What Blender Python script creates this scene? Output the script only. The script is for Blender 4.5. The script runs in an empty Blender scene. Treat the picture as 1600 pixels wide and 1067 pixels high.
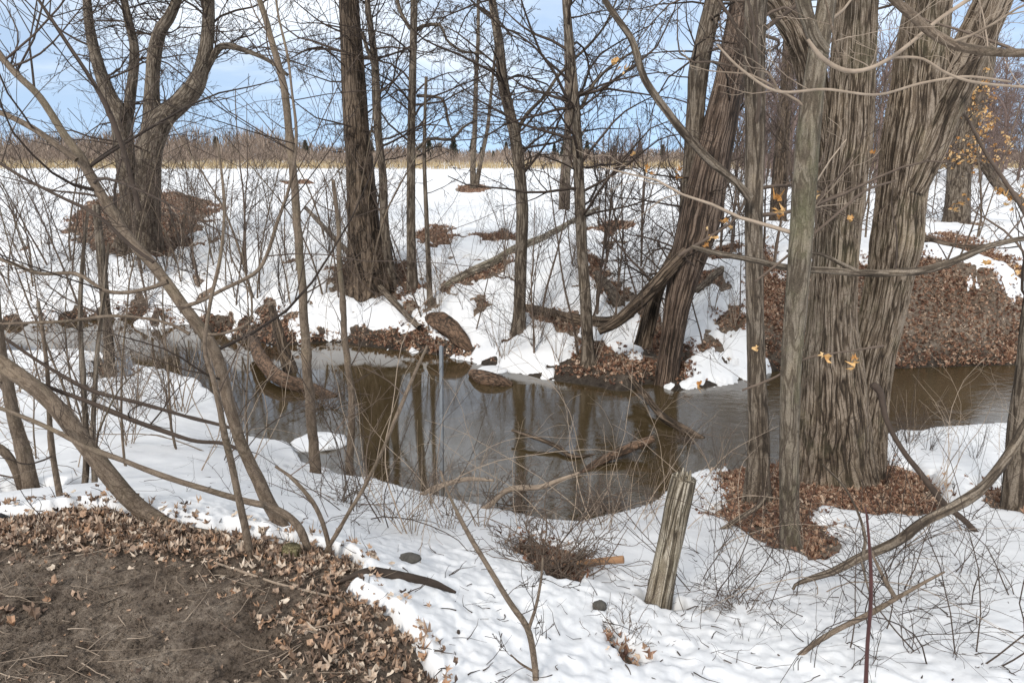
import bpy, math, random
import numpy as np
PI = math.pi
C = bpy.context.scene.collection
sc = bpy.context.scene

# ------------------------------------------------------------------ camera
EYE = 3.3
PITCH = math.radians(15.4)
F = 1066.7
cam_d = bpy.data.cameras.new('camera'); cam_d.lens = 24; cam_d.sensor_width = 36
cam_d.clip_start = 0.05; cam_d.clip_end = 5000
cam = bpy.data.objects.new('camera', cam_d); C.objects.link(cam)
cam.location = (0, 0, EYE); cam.rotation_euler = (PI/2 - PITCH, 0, 0)
sc.camera = cam
# ------------------------------------------------------------------ sky
SUN_EL, SUN_AZ = 38, 205          # azimuth from +y clockwise: behind the camera, to the left
w = bpy.data.worlds.new('World'); sc.world = w; w.use_nodes = True
nt = w.node_tree; nt.nodes.clear()
def N(nt, t, **kw):
    n = nt.nodes.new(t)
    for k, v in kw.items():
        if k in n.inputs: n.inputs[k].default_value = v
        else: setattr(n, k, v)
    return n
L = lambda nt, a, b: nt.links.new(a, b)
sky = N(nt, 'ShaderNodeTexSky', sky_type='NISHITA', sun_disc=False, sun_elevation=math.radians(SUN_EL),
        sun_rotation=math.radians(SUN_AZ), air_density=1.0, dust_density=0.6, ozone_density=2.2)
tc = N(nt, 'ShaderNodeTexCoord')
mp = N(nt, 'ShaderNodeMapping'); mp.inputs['Scale'].default_value = (1.0, 1.0, 3.2)
L(nt, tc.outputs['Generated'], mp.inputs['Vector'])
sv = N(nt, 'ShaderNodeVectorMath', operation='MULTIPLY_ADD'); sv.inputs[1].default_value = (1, 1, .8); sv.inputs[2].default_value = (0, 0, .26)
L(nt, tc.outputs['Generated'], sv.inputs[0]); sn = N(nt, 'ShaderNodeVectorMath', operation='NORMALIZE'); L(nt, sv.outputs[0], sn.inputs[0]); L(nt, sn.outputs[0], sky.inputs['Vector'])
cn = N(nt, 'ShaderNodeTexNoise', Scale=1.9, Detail=7.0, Roughness=0.58, Distortion=0.4)
L(nt, mp.outputs[0], cn.inputs['Vector'])
cr = N(nt, 'ShaderNodeMapRange', interpolation_type='SMOOTHSTEP')
cr.inputs['From Min'].default_value = 0.44; cr.inputs['From Max'].default_value = 0.80
cr.inputs['To Min'].default_value = 0.30; cr.inputs['To Max'].default_value = 0.9
sz = N(nt, 'ShaderNodeSeparateXYZ'); L(nt, tc.outputs['Generated'], sz.inputs[0])
zm = N(nt, 'ShaderNodeMapRange'); zm.inputs['From Min'].default_value = .12; zm.inputs['From Max'].default_value = .6; zm.inputs['To Max'].default_value = .30
L(nt, sz.outputs[2], zm.inputs['Value']); za = N(nt, 'ShaderNodeMath', operation='ADD'); L(nt, cn.outputs[0], za.inputs[0]); L(nt, zm.outputs[0], za.inputs[1])
L(nt, za.outputs[0], cr.inputs['Value'])
mx = N(nt, 'ShaderNodeMix', data_type='RGBA'); mx.inputs[7].default_value = (7.3, 7.6, 7.9, 1)
tn = N(nt, 'ShaderNodeMix', data_type='RGBA', blend_type='MULTIPLY'); tn.inputs[0].default_value = 1; tn.inputs[7].default_value = (.80, 1.04, 1.10, 1)
L(nt, sky.outputs[0], tn.inputs[6]); L(nt, cr.outputs[0], mx.inputs[0]); L(nt, tn.outputs[2], mx.inputs[6])
bg = N(nt, 'ShaderNodeBackground', Strength=0.15)
L(nt, mx.outputs[2], bg.inputs[0])
L(nt, bg.outputs[0], N(nt, 'ShaderNodeOutputWorld').inputs[0])
# ------------------------------------------------------------------ sun
sd_ = bpy.data.lights.new('sun', 'SUN'); sd_.energy = 2.4; sd_.angle = math.radians(12); sd_.color = (1, .95, .88)
sun = bpy.data.objects.new('sun', sd_); C.objects.link(sun)
_a = math.radians(SUN_AZ); _e = math.radians(SUN_EL)
from mathutils import Vector
sun.rotation_euler = Vector((math.sin(_a)*math.cos(_e), math.cos(_a)*math.cos(_e), math.sin(_e))).to_track_quat('Z', 'Y').to_euler()
sc.view_settings.view_transform = 'Standard'; sc.view_settings.look = 'None'
sc.view_settings.exposure = 0.2; sc.view_settings.gamma = 1.0
sc.cycles.max_bounces = 5; sc.cycles.diffuse_bounces = 3; sc.cycles.glossy_bounces = 3
sc.cycles.caustics_reflective = False; sc.cycles.caustics_refractive = False

# ------------------------------------------------------------------ maths
cp, sp_ = math.cos(PITCH), math.sin(PITCH)
def pdir(px, py):
    a = (np.asarray(px, float) - 800)/F; b = (533.5 - np.asarray(py, float))/F
    return np.stack([a, cp + b*sp_, -sp_ + b*cp], -1)
def P(px, py, Y):
    d = pdir(px, py); return np.array([0, 0, EYE]) + d*(np.asarray(Y)/d[..., 1])[..., None]
def Pz(px, py, z):
    d = pdir(px, py); return np.array([0, 0, EYE]) + d*((np.asarray(z) - EYE)/d[..., 2])[..., None]
def fdepth(p): return p[..., 1]*cp - (p[..., 2] - EYE)*sp_
def nrm(v): return v/np.maximum(np.linalg.norm(v, axis=-1, keepdims=True), 1e-9)
_rs = np.random.RandomState(7); _tab = _rs.rand(256, 256)
def vnoise(x, y):
    xi = np.floor(x).astype(int); yi = np.floor(y).astype(int); fx = x - xi; fy = y - yi
    fx = fx*fx*(3 - 2*fx); fy = fy*fy*(3 - 2*fy)
    g = lambda a, b: _tab[a & 255, b & 255]
    return (g(xi, yi)*(1-fx) + g(xi+1, yi)*fx)*(1-fy) + (g(xi, yi+1)*(1-fx) + g(xi+1, yi+1)*fx)*fy
def fbm(x, y, o=4, r=0.5):
    s = 0; a = 1; t = 0
    for k in range(o):
        s = s + a*vnoise(x*2.03**k + 17.3*k, y*2.03**k + 9.1*k); t += a; a *= r
    return s/t - 0.5
def sstep(a, b, x):
    t = np.clip((x - a)/(b - a), 0, 1); return t*t*(3 - 2*t)

# ------------------------------------------------------------------ terrain
NEAR = [(-700,552),(-300,548),(-60,548),(40,555),(110,552),(160,562),(180,592),(215,580),(300,600),(335,640),(375,690),(440,702),(465,730),(560,752),
        (605,768),(700,790),(790,812),(850,824),(900,827),(960,818),(1030,797),(1062,770),(1095,745),(1150,735),(1210,728),(1290,712),
        (1380,688),(1450,680),(1540,672),(1620,668),(1900,662),(2300,655)]
FAR = [(-700,520),(-300,516),(-40,514),(60,506),(130,500),(240,498),(300,510),(380,530),(430,540),(520,535),(600,545),(660,552),(720,560),(770,575),(850,592),
       (940,606),(1050,611),(1100,606),(1170,592),(1210,580),(1300,576),(1400,575),(1500,572),(1600,570),(1900,566),(2300,562)]
CTRL = [(30,773,1.2),(370,765,1.2),(200,700,.72),(100,640,.5),(60,780,1.25),(300,690,.6),(470,790,.95),(600,850,1.05),(640,898,1.3),(560,905,1.58),
        (700,950,1.36),(900,940,1.2),(1030,955,1.08),(850,890,.85),(740,840,.75),(1000,1067,1.32),(980,860,.65),(1100,830,.6),(1232,865,.72),(1310,750,.42),(1400,745,.42),
        (1180,780,.5),(1250,910,.9),(1400,1000,1.12),(1560,1000,1.2),(1590,790,.6),(1500,850,.78),(1450,775,.55),(1300,820,.62),(1400,1067,1.3),(1150,1000,1.15),
        (200,1067,1.7),(600,1067,1.62),(700,1067,1.5),(200,850,1.7),(0,850,1.68),(200,950,1.68),(450,900,1.65),(100,815,1.69),(330,842,1.62),(490,875,1.58),(0,1067,1.7),
        (-200,850,1.6),(-200,760,1.1),(-200,640,.5),
        (100,483,.22),(250,483,.3),(-60,480,.3),(60,440,.7),(200,420,.95),(210,330,1.75),(140,380,1.2),(290,380,1.25),(60,380,1.15),(350,450,.8),(450,475,.55),
        (540,465,.65),(575,440,.9),(645,450,.8),(690,500,.42),(810,515,.42),(918,565,.2),(1040,575,.15),(900,450,.88),(1000,450,.95),(1100,450,1.0),(1120,500,.6),
        (1160,560,.2),(700,400,1.1),(800,370,1.25),(1000,370,1.3),(1200,400,1.4),(1200,500,.75),(1250,545,.3),(450,390,1.15),(1450,500,.68),(1450,430,1.35),(1550,400,1.45),
        (1450,395,1.5),(1560,450,1.15),(1560,500,.62),(1330,500,.65),(1330,430,1.3),(1750,430,1.3),(1750,500,.62),(1700,800,.6),(1800,1000,1.2),
        (700,650,-.4),(700,720,-.35),(900,700,-.45),(900,770,-.3),(500,600,-.35),(480,650,-.25),(1100,670,-.45),(1500,620,-.35),(1300,640,-.4),(200,540,-.25),(0,532,-.25),(-300,531,-.25),(1800,620,-.35),(1000,650,-.4),(800,640,-.4),(620,620,-.3),(400,600,-.3)]
def dens(pl, k=3):
    out = []
    for a, b in zip(pl[:-1], pl[1:]):
        for i in range(k): out.append((a[0]+(b[0]-a[0])*i/k, a[1]+(b[1]-a[1])*i/k))
    out.append(pl[-1]); return np.array(out)
near_w = Pz(*dens(NEAR, 2).T, 0.0)[:, :2]; far_w = Pz(*dens(FAR, 2).T, 0.0)[:, :2]
cc = np.array(CTRL); cw = Pz(cc[:, 0], cc[:, 1], cc[:, 2])
ext = np.array([(0,0,1.66),(-3,0,1.7),(3,0,1.5),(0,-3,1.8),(6,1,1.25),(-6,1,1.6),(0,-10,2),(-10,-6,1.9),(10,-6,1.8),(9,4,.7),(-9,4,1.2),
                (-22,24,1.3),(-10,24,1.3),(0,22,1.3),(10,22,1.4),(22,24,1.4),(-14,20,1.35),(14,18,1.45),(5,17,1.3),(-4,17.5,1.3)], float)
cx = np.concatenate([near_w, far_w, cw[:, :2], ext[:, :2]]); cz = np.concatenate([np.full(len(near_w), .0), np.full(len(far_w), .0), cw[:, 2], ext[:, 2]])
_, ui = np.unique(np.round(cx, 2), axis=0, return_index=True); cx = cx[ui]; cz = cz[ui]
def kern(a, b): return np.sqrt(((a[:, None] - b[None])**2).sum(-1) + 0.12**2)
K = kern(cx, cx); n_ = len(cx)
A = np.block([[K + np.eye(n_)*-1e-2, np.ones((n_, 1))], [np.ones((1, n_)), np.zeros((1, 1))]])
sol = np.linalg.solve(A, np.append(cz, 0))
def base_h(x, y):
    p = np.stack([x, y], -1); out = np.empty(len(x))
    for i in range(0, len(x), 20000): out[i:i+20000] = kern(p[i:i+20000], cx) @ sol[:-1] + sol[-1]
    r = np.hypot(x, y); b = sstep(21, 29, r)
    z = out*(1-b) + 1.3*b
    z = z + fbm(x*.9, y*.9, 3)*.10*sstep(.05, .4, np.abs(z))*sstep(2.5, 6, r) + fbm(x*4, y*4, 4)*(.014 + .021*sstep(5, 9, r)) + fbm(x*.12, y*.12, 3)*.5*sstep(25, 60, r)*(1 - sstep(60, 200, r))*.4
    z = z + fbm(x*1.7+5, y*1.7, 3)*.12*sstep(.15, .6, z)*sstep(9.3, 11, y)*(1-sstep(18, 24, r))
    md = np.exp(-np.clip(np.abs(x+.9)-2.2, 0, 9)**2)*(r < 3.6)
    z = z + md*(np.abs(fbm(x*7+3, y*7, 4))*.07 + fbm(x*23, y*23, 2)*.022)
    return z
def segdist(x, y, pl, closed=False):
    pts = np.asarray(pl); q = np.roll(pts, -1, 0) if closed else pts[1:]
    p0 = pts if closed else pts[:-1]; best = np.full(len(x), 1e9); ins = np.zeros(len(x), bool)
    for a, b in zip(p0, q):
        d = b - a; t = np.clip(((x-a[0])*d[0] + (y-a[1])*d[1])/max(d@d, 1e-9), 0, 1)
        best = np.minimum(best, np.hypot(x-a[0]-t*d[0], y-a[1]-t*d[1]))
        if closed:
            c = ((a[1] > y) != (b[1] > y)); den = (b[1]-a[1]) or 1e-9
            ins ^= c & (x < (b[0]-a[0])*(y-a[1])/den + a[0])
    return np.where(ins, -best, best) if closed else best
th = np.concatenate([np.linspace(-62, 62, 780), np.linspace(62, 298, 60)[1:-1]])*PI/180
rr = np.concatenate([np.geomspace(.35, 30, 560), np.geomspace(30, 3000, 62)[1:]])
TH, RR = np.meshgrid(th, rr); GX = np.sin(TH)*RR; GY = np.cos(TH)*RR
GZ = base_h(GX.ravel(), GY.ravel()).reshape(GX.shape)
lr = np.log(rr)
def samp(G, x, y):
    t = np.arctan2(x, y); t = np.where(t < th[0], t + 2*PI, t); r = np.clip(np.hypot(x, y), rr[0]*1.001, rr[-1]*.999)
    ti = np.clip(np.searchsorted(th, t) - 1, 0, len(th)-2); ri = np.clip(np.searchsorted(rr, r) - 1, 0, len(rr)-2)
    a = np.clip((t - th[ti])/(th[ti+1]-th[ti]), 0, 1); b = (r - rr[ri])/(rr[ri+1]-rr[ri])
    return (G[ri, ti]*(1-a) + G[ri, ti+1]*a)*(1-b) + (G[ri+1, ti]*(1-a) + G[ri+1, ti+1]*a)*b
def H(x, y): return samp(GZ, np.atleast_1d(np.asarray(x, float)), np.atleast_1d(np.asarray(y, float)))
_ts = np.geomspace(1.2, 400, 700)
def G(px, py):
    "ground points under pixels (arrays)"
    px = np.atleast_1d(np.asarray(px, float)); py = np.atleast_1d(np.asarray(py, float))
    d = pdir(px, py); Q = np.array([0, 0, EYE]) + d[:, None, :]*_ts[None, :, None]
    hz = H(Q[..., 0].ravel(), Q[..., 1].ravel()).reshape(Q.shape[:2]); below = Q[..., 2] < np.maximum(hz, 0)
    k = np.where(below.any(1), below.argmax(1), len(_ts)-1); k = np.maximum(k, 1); i = np.arange(len(px))
    g0 = Q[i, k-1, 2] - hz[i, k-1]; g1 = Q[i, k, 2] - hz[i, k]; f = np.clip(g0/np.maximum(g0 - g1, 1e-6), 0, 1)
    return Q[i, k-1]*(1-f)[:, None] + Q[i, k]*f[:, None]
# bare (snow-free) patches, as world polygons
BARE_PX = {
 'mound': [(-400,830),(-60,822),(60,812),(130,800),(230,818),(330,835),(440,850),(520,868),(562,892),(548,915),(520,925),(560,945),(600,965),(625,1000),(655,1040),(675,1090),(720,1300),(-100,1600),(-500,1200)],
 'bigtree': [(1125,742),(1200,728),(1380,726),(1440,752),(1462,785),(1450,812),(1370,812),(1290,796),(1262,800),(1290,845),(1288,872),(1262,884),(1225,872),(1190,848),(1150,824),(1105,812),(1150,790)],
 'brush': [(805,862),(835,848),(900,870),(915,905),(905,925),(880,922),(850,905)],
 'rightedge': [(1530,765),(1580,770),(1640,800),(1640,822),(1580,800)],
 'maple': [(100,345),(140,315),(200,300),(270,298),(330,315),(345,335),(315,350),(300,385),(230,402),(160,398),(110,375)],
 'oak': [(505,425),(560,400),(640,410),(640,440),(600,462),(540,462)],
 'oak2': [(630,430),(668,448),(640,480),(610,470)],
 'b1': [(650,372),(675,352),(705,358),(715,380),(675,388)], 'b7': [(735,368),(790,360),(810,372),(770,384)],
 'b2': [(715,292),(745,288),(765,295),(745,303),(720,302)],
 'b3': [(440,284),(480,281),(490,287),(450,290)], 'b4': [(340,322),(360,326),(350,332),(330,330)],
 'b5': [(905,360),(960,345),(1000,352),(960,368)], 'b6': [(690,452),(740,425),(800,402),(800,412),(750,436),(700,458)],
 'slope': [(1168,450),(1180,400),(1200,388),(1205,430),(1260,420),(1430,400),(1480,415),(1530,440),(1640,460),(1640,580),(1400,580),(1230,585),(1210,560),(1190,560),(1172,520)],
 'slope2': [(1440,380),(1500,395),(1600,440),(1600,420),(1520,380),(1480,365)],
 's1': [(895,540),(930,535),(1000,560),(1075,560),(1085,600),(1000,608),(940,590),(890,585)],
 's2': [(990,470),(1020,480),(1070,560),(1010,550)], 's3': [(905,395),(925,400),(960,440),(975,470),(950,475),(925,440)],
 's4': [(820,485),(900,490),(930,515),(880,520),(830,500)], 's5': [(590,520),(650,505),(740,545),(740,565),(600,548)],
 'lbank': [(40,503),(120,489),(230,480),(340,496),(470,513),(600,522),(600,545),(430,545),(300,515),(200,503),(60,512)],
 's6': [(1085,395),(1150,384),(1160,395),(1110,412)], 's7': [(1070,425),(1120,425),(1130,445),(1085,455)], 'ss': [(1105,490),(1165,478),(1170,520),(1130,512)],
 's8': [(1060,540),(1100,535),(1120,548),(1090,556)], 's9': [(380,500),(430,480),(470,500),(440,515)],
 's10': [(950,1000),(975,1018),(1010,1050),(990,1056),(960,1030)], 's11': [(150,562),(200,575),(215,590),(165,592)],
}
BARE = {k: G(*np.array(v, float).T)[:, :2] for k, v in BARE_PX.items()}
x_, y_ = GX.ravel(), GY.ravel(); m = (np.hypot(x_, y_) < 60)
bd = np.full(len(x_), 9.0)
for k, pl in BARE.items():
    lo = pl.min(0)-1; hi = pl.max(0)+1; q = m & (x_ > lo[0]) & (x_ < hi[0]) & (y_ > lo[1]) & (y_ < hi[1])
    if q.any(): bd[q] = np.minimum(bd[q], segdist(x_[q], y_[q], pl, True))
q = m & (y_ > 6) & (y_ < 20); fd = np.full(len(x_), 9.0); fd[q] = segdist(x_[q], y_[q], far_w)
bd = np.minimum(bd, np.where(y_ > 8.5, fd - .05 - .5*fbm(x_*1.3, y_*1.3, 2), 9))
# melt rings round the stems
for (a_, b_, r_) in [(645,455,.16),(672,475,.1),(810,520,.1),(920,570,.2),(884,330,.3),(491,745,.05),(548,742,.06),(172,592,.1),(1590,795,.2),(52,776,.1),(140,768,.06),(735,296,.3),(612,450,.15),(1215,345,.5),(1495,350,.7),(1030,958,.02),(575,440,.5)]:
    c_ = G([a_], [b_])[0]; bd = np.minimum(bd, np.hypot(x_-c_[0], y_-c_[1]) - r_ - .05)
# melt holes on the far bank
gap = fbm(x_*1.5+40, y_*1.5, 4)
bd = np.minimum(bd, np.where((y_ > 9.3) & (y_ < 19) & (GZ.ravel() > .1), (.23 - gap)*2.2, 9))
edge = fbm(x_*5, y_*5, 4)*.25 + fbm(x_*2.1+9, y_*2.1, 3)*.55*sstep(8, 10, y_) + fbm(x_*17, y_*17, 2)*.06
edge += fbm(x_*3.7+31, y_*3.7, 4)*.7*sstep(8, 10, y_) + .06*sstep(8, 10, y_)
edge *= sstep(1.5, 5, np.hypot(x_, y_))*.7 + .3
rgh = fbm(x_*6+3, y_*6, 4)*(.003 + .010*sstep(5, 9, y_)) + fbm(x_*1.9, y_*1.9, 3)*.035
wdt = .06 + .14*sstep(3, 9, np.hypot(x_, y_))
ST = (-.05 + .13*sstep(-.1*wdt, wdt, bd + edge) + rgh*sstep(.0, .3, bd+edge)).reshape(GX.shape)
under = GZ < -.03
ST = np.where(under, -.06, ST)
SZ = GZ + ST

# ------------------------------------------------------------------ mesh building
class Geo:
    def __init__(s): s.v = []; s.q = []; s.t = []; s.b = []; s.n = 0
    def add(s, v, quads=None, tris=None, bk=None):
        s.v.append(v); s.b.append(v if bk is None else bk)
        if quads is not None and len(quads): s.q.append(np.asarray(quads) + s.n)
        if tris is not None and len(tris): s.t.append(np.asarray(tris) + s.n)
        s.n += len(v)
    def tubes(s, paths, rad, sides=4, phase=0., lobes=None, r0=None, cap=False):
        "paths (M,N,3), rad (M,N)"
        Mn, Nn = rad.shape; t = nrm(np.gradient(paths, axis=1)); mean = nrm(paths[:, -1] - paths[:, 0])
        a = np.zeros((Mn, 3)); a[np.arange(Mn), np.abs(mean).argmin(1)] = 1
        n = nrm(np.cross(t, a[:, None, :])); b = np.cross(t, n)
        ph = np.arange(sides)*2*PI/sides + phase
        rm = rad[:, :, None] if lobes is None else rad[:, :, None]*lobes
        v = paths[:, :, None, :] + rm[..., None]*(np.cos(ph)[:, None]*n[:, :, None, :] + np.sin(ph)[:, None]*b[:, :, None, :])
        sl = np.concatenate([np.zeros((Mn, 1)), np.linalg.norm(np.diff(paths, axis=1), axis=2).cumsum(1)], 1)
        R0 = rad.mean(1)[:, None, None] if r0 is None else r0
        bk = np.stack(np.broadcast_arrays(R0*np.cos(ph), R0*np.sin(ph), sl[:, :, None]), -1).copy(); bk[..., :2] += (np.arange(Mn)*.37)[:, None, None, None]
        i = np.arange(Mn)[:, None, None]*Nn*sides; j = np.arange(Nn-1)[None, :, None]*sides; k = np.arange(sides)[None, None, :]; k2 = (k+1) % sides
        Q = np.stack([i+j+k, i+j+k2, i+j+sides+k2, i+j+sides+k], -1).reshape(-1, 4)
        v = v.reshape(-1, 3); bk = bk.reshape(-1, 3); tr = None
        if cap:
            c0 = len(v); v = np.concatenate([v, paths[:, -1]]); bk = np.concatenate([bk, np.zeros((Mn, 3))])
            kk = np.arange(sides); base = (Nn-1)*sides
            tr = np.concatenate([np.stack([np.full(sides, c0+q), q*Nn*sides+base+kk, q*Nn*sides+base+(kk+1) % sides], 1) for q in range(Mn)])
        s.add(v, Q, tr, bk)
    def mesh(s, name, mats, smooth=True, off=None):
        v = np.concatenate(s.v); b = np.concatenate(s.b)
        if off is not None: v = v - off
        q = np.concatenate(s.q) if s.q else np.zeros((0, 4), int); t = np.concatenate(s.t) if s.t else np.zeros((0, 3), int)
        me = bpy.data.meshes.new(name); me.vertices.add(len(v)); me.vertices.foreach_set('co', v.astype(np.float32).ravel())
        li = np.concatenate([q.ravel(), t.ravel()]).astype(np.int32); me.loops.add(len(li)); me.loops.foreach_set('vertex_index', li)
        ls = np.concatenate([np.arange(len(q))*4, len(q)*4 + np.arange(len(t))*3]).astype(np.int32)
        me.polygons.add(len(ls)); me.polygons.foreach_set('loop_start', ls)
        me.polygons.foreach_set('use_smooth', np.full(len(ls), smooth, bool))
        at = me.attributes.new('bk', 'FLOAT_VECTOR', 'POINT'); at.data.foreach_set('vector', b.astype(np.float32).ravel())
        me.update(calc_edges=True)
        for m_ in (mats if isinstance(mats, list) else [mats]): me.materials.append(m_)
        return me
def link(name, me, parent=None):
    o = bpy.data.objects.new(name, me); C.objects.link(o)
    if parent is not None: o.parent = parent
    return o
def tag(o, label, cat, group=None, kind=None):
    if label: o['label'] = label
    if cat: o['category'] = cat
    if group: o['group'] = group
    if kind: o['kind'] = kind
    return o
def empty(name, loc, label, cat, group=None):
    o = bpy.data.objects.new(name, None); C.objects.link(o); o.location = loc; o.empty_display_size = .1
    return tag(o, label, cat, group)
def copy_tree(o, loc, rz, s, label=None, group=None):
    c = o.copy(); C.objects.link(c); c.location = loc; c.rotation_euler = (0, 0, rz); c.scale = (s, s, s)
    if label: c['label'] = label
    if group: c['group'] = group
    for ch in kids.get(o.name, []):
        d = ch.copy(); C.objects.link(d); d.parent = c
    return c
kids = {}

# ------------------------------------------------------------------ materials
def mat(name):
    m_ = bpy.data.materials.new(name); m_.use_nodes = True; nt = m_.node_tree; nt.nodes.clear()
    o = nt.nodes.new('ShaderNodeOutputMaterial'); p = nt.nodes.new('ShaderNodeBsdfPrincipled'); L(nt, p.outputs[0], o.inputs[0])
    p.inputs['Specular IOR Level'].default_value = .25
    return m_, nt, p, o
def ramp(nt, src, stops):
    r = nt.nodes.new('ShaderNodeValToRGB'); e = r.color_ramp.elements
    while len(e) < len(stops): e.new(.5)
    for k, (p, c) in enumerate(stops): e[k].position = p; e[k].color = (*c, 1)
    L(nt, src, r.inputs[0]); return r
def bump(nt, src, p, strength, dist):
    b = N(nt, 'ShaderNodeBump', Strength=strength, Distance=dist); L(nt, src, b.inputs['Height']); L(nt, b.outputs[0], p.inputs['Normal']); return b
def mapped(nt, out, scale):
    m_ = nt.nodes.new('ShaderNodeMapping'); m_.inputs['Scale'].default_value = scale; L(nt, out, m_.inputs['Vector']); return m_.outputs[0]
def objc(nt): return nt.nodes.new('ShaderNodeTexCoord').outputs['Object']
def snow_mat():
    m_, nt, p, o = mat('snow'); g = N(nt, 'ShaderNodeNewGeometry').outputs['Position']
    n1 = N(nt, 'ShaderNodeTexNoise', Scale=1.3, Detail=5.0, Roughness=.6); L(nt, g, n1.inputs['Vector'])
    r = ramp(nt, n1.outputs[0], [(.3, (.64, .64, .65)), (.5, (.735, .73, .73)), (.7, (.785, .78, .775))])
    n3 = N(nt, 'ShaderNodeTexNoise', Scale=55, Detail=3.0, Roughness=.7); L(nt, g, n3.inputs['Vector'])
    r3 = ramp(nt, n3.outputs[0], [(.69, (1, 1, 1)), (.76, (.35, .28, .22))])
    mm = N(nt, 'ShaderNodeMix', data_type='RGBA', blend_type='MULTIPLY'); mm.inputs[0].default_value = .8
    L(nt, r.outputs[0], mm.inputs[6]); L(nt, r3.outputs[0], mm.inputs[7]); L(nt, mm.outputs[2], p.inputs['Base Color'])
    n2 = N(nt, 'ShaderNodeTexNoise', Scale=9, Detail=8.0, Roughness=.68); L(nt, g, n2.inputs['Vector'])
    bump(nt, n2.outputs[0], p, .17, .03)
    p.inputs['Roughness'].default_value = .65
    return m_
def soil_mat():
    m_, nt, p, o = mat('soil'); g = N(nt, 'ShaderNodeNewGeometry').outputs['Position']
    n1 = N(nt, 'ShaderNodeTexNoise', Scale=9, Detail=12.0, Roughness=.82, Distortion=.3); L(nt, g, n1.inputs['Vector'])
    r = ramp(nt, n1.outputs[0], [(.36, (.07, .05, .036)), (.45, (.20, .152, .115)), (.54, (.33, .26, .20)), (.64, (.54, .44, .35))])
    n2 = N(nt, 'ShaderNodeTexNoise', Scale=1.2, Detail=3.0); L(nt, g, n2.inputs['Vector'])
    r2 = ramp(nt, n2.outputs[0], [(.35, (.6, .55, .5)), (.65, (1, 1, 1))])
    mm = N(nt, 'ShaderNodeMix', data_type='RGBA', blend_type='MULTIPLY'); mm.inputs[0].default_value = .9
    L(nt, r.outputs[0], mm.inputs[6]); L(nt, r2.outputs[0], mm.inputs[7])
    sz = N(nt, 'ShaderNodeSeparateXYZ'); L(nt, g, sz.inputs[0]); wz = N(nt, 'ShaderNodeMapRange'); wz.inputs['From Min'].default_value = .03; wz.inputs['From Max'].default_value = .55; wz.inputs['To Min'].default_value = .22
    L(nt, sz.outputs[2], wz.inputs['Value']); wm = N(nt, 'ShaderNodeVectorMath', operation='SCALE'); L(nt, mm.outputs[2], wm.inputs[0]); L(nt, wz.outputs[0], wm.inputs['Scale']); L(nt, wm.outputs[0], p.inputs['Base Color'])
    n3 = N(nt, 'ShaderNodeTexNoise', Scale=22, Detail=8.0, Roughness=.75); L(nt, g, n3.inputs['Vector'])
    bump(nt, n3.outputs[0], p, 1.0, .07)
    p.inputs['Roughness'].default_value = .8
    return m_
def water_mat():
    m_, nt, p, o = mat('water'); g = N(nt, 'ShaderNodeNewGeometry').outputs['Position']
    n0 = N(nt, 'ShaderNodeTexNoise', Scale=.5, Detail=3.0); L(nt, g, n0.inputs['Vector'])
    r = ramp(nt, n0.outputs[0], [(.3, (.040, .027, .012)), (.7, (.060, .043, .021))]); L(nt, r.outputs[0], p.inputs['Base Color'])
    p.inputs['Roughness'].default_value = .012; p.inputs['IOR'].default_value = 1.62; p.inputs['Specular IOR Level'].default_value = 1.0
    n1 = N(nt, 'ShaderNodeTexNoise', Scale=4.2, Detail=6.0, Roughness=.62, Distortion=.8); L(nt, mapped(nt, g, (1, 1.9, 1)), n1.inputs['Vector'])
    n2 = N(nt, 'ShaderNodeTexNoise', Scale=.45, Detail=2.0); L(nt, g, n2.inputs['Vector'])
    sx = N(nt, 'ShaderNodeSeparateXYZ'); L(nt, g, sx.inputs[0])
    mr = N(nt, 'ShaderNodeMapRange'); mr.inputs['From Min'].default_value = -.5; mr.inputs['From Max'].default_value = 4; mr.inputs['To Min'].default_value = .035; mr.inputs['To Max'].default_value = .38
    L(nt, sx.outputs[0], mr.inputs['Value'])
    b = bump(nt, n1.outputs[0], p, .2, .03); 
    mu = N(nt, 'ShaderNodeMath', operation='MULTIPLY'); L(nt, mr.outputs[0], mu.inputs[0]); L(nt, ramp(nt, n2.outputs[0], [(.35, (.35,)*3), (.65, (1.,)*3)]).outputs[0], mu.inputs[1])
    L(nt, mu.outputs[0], b.inputs['Strength'])
    return m_
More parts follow.
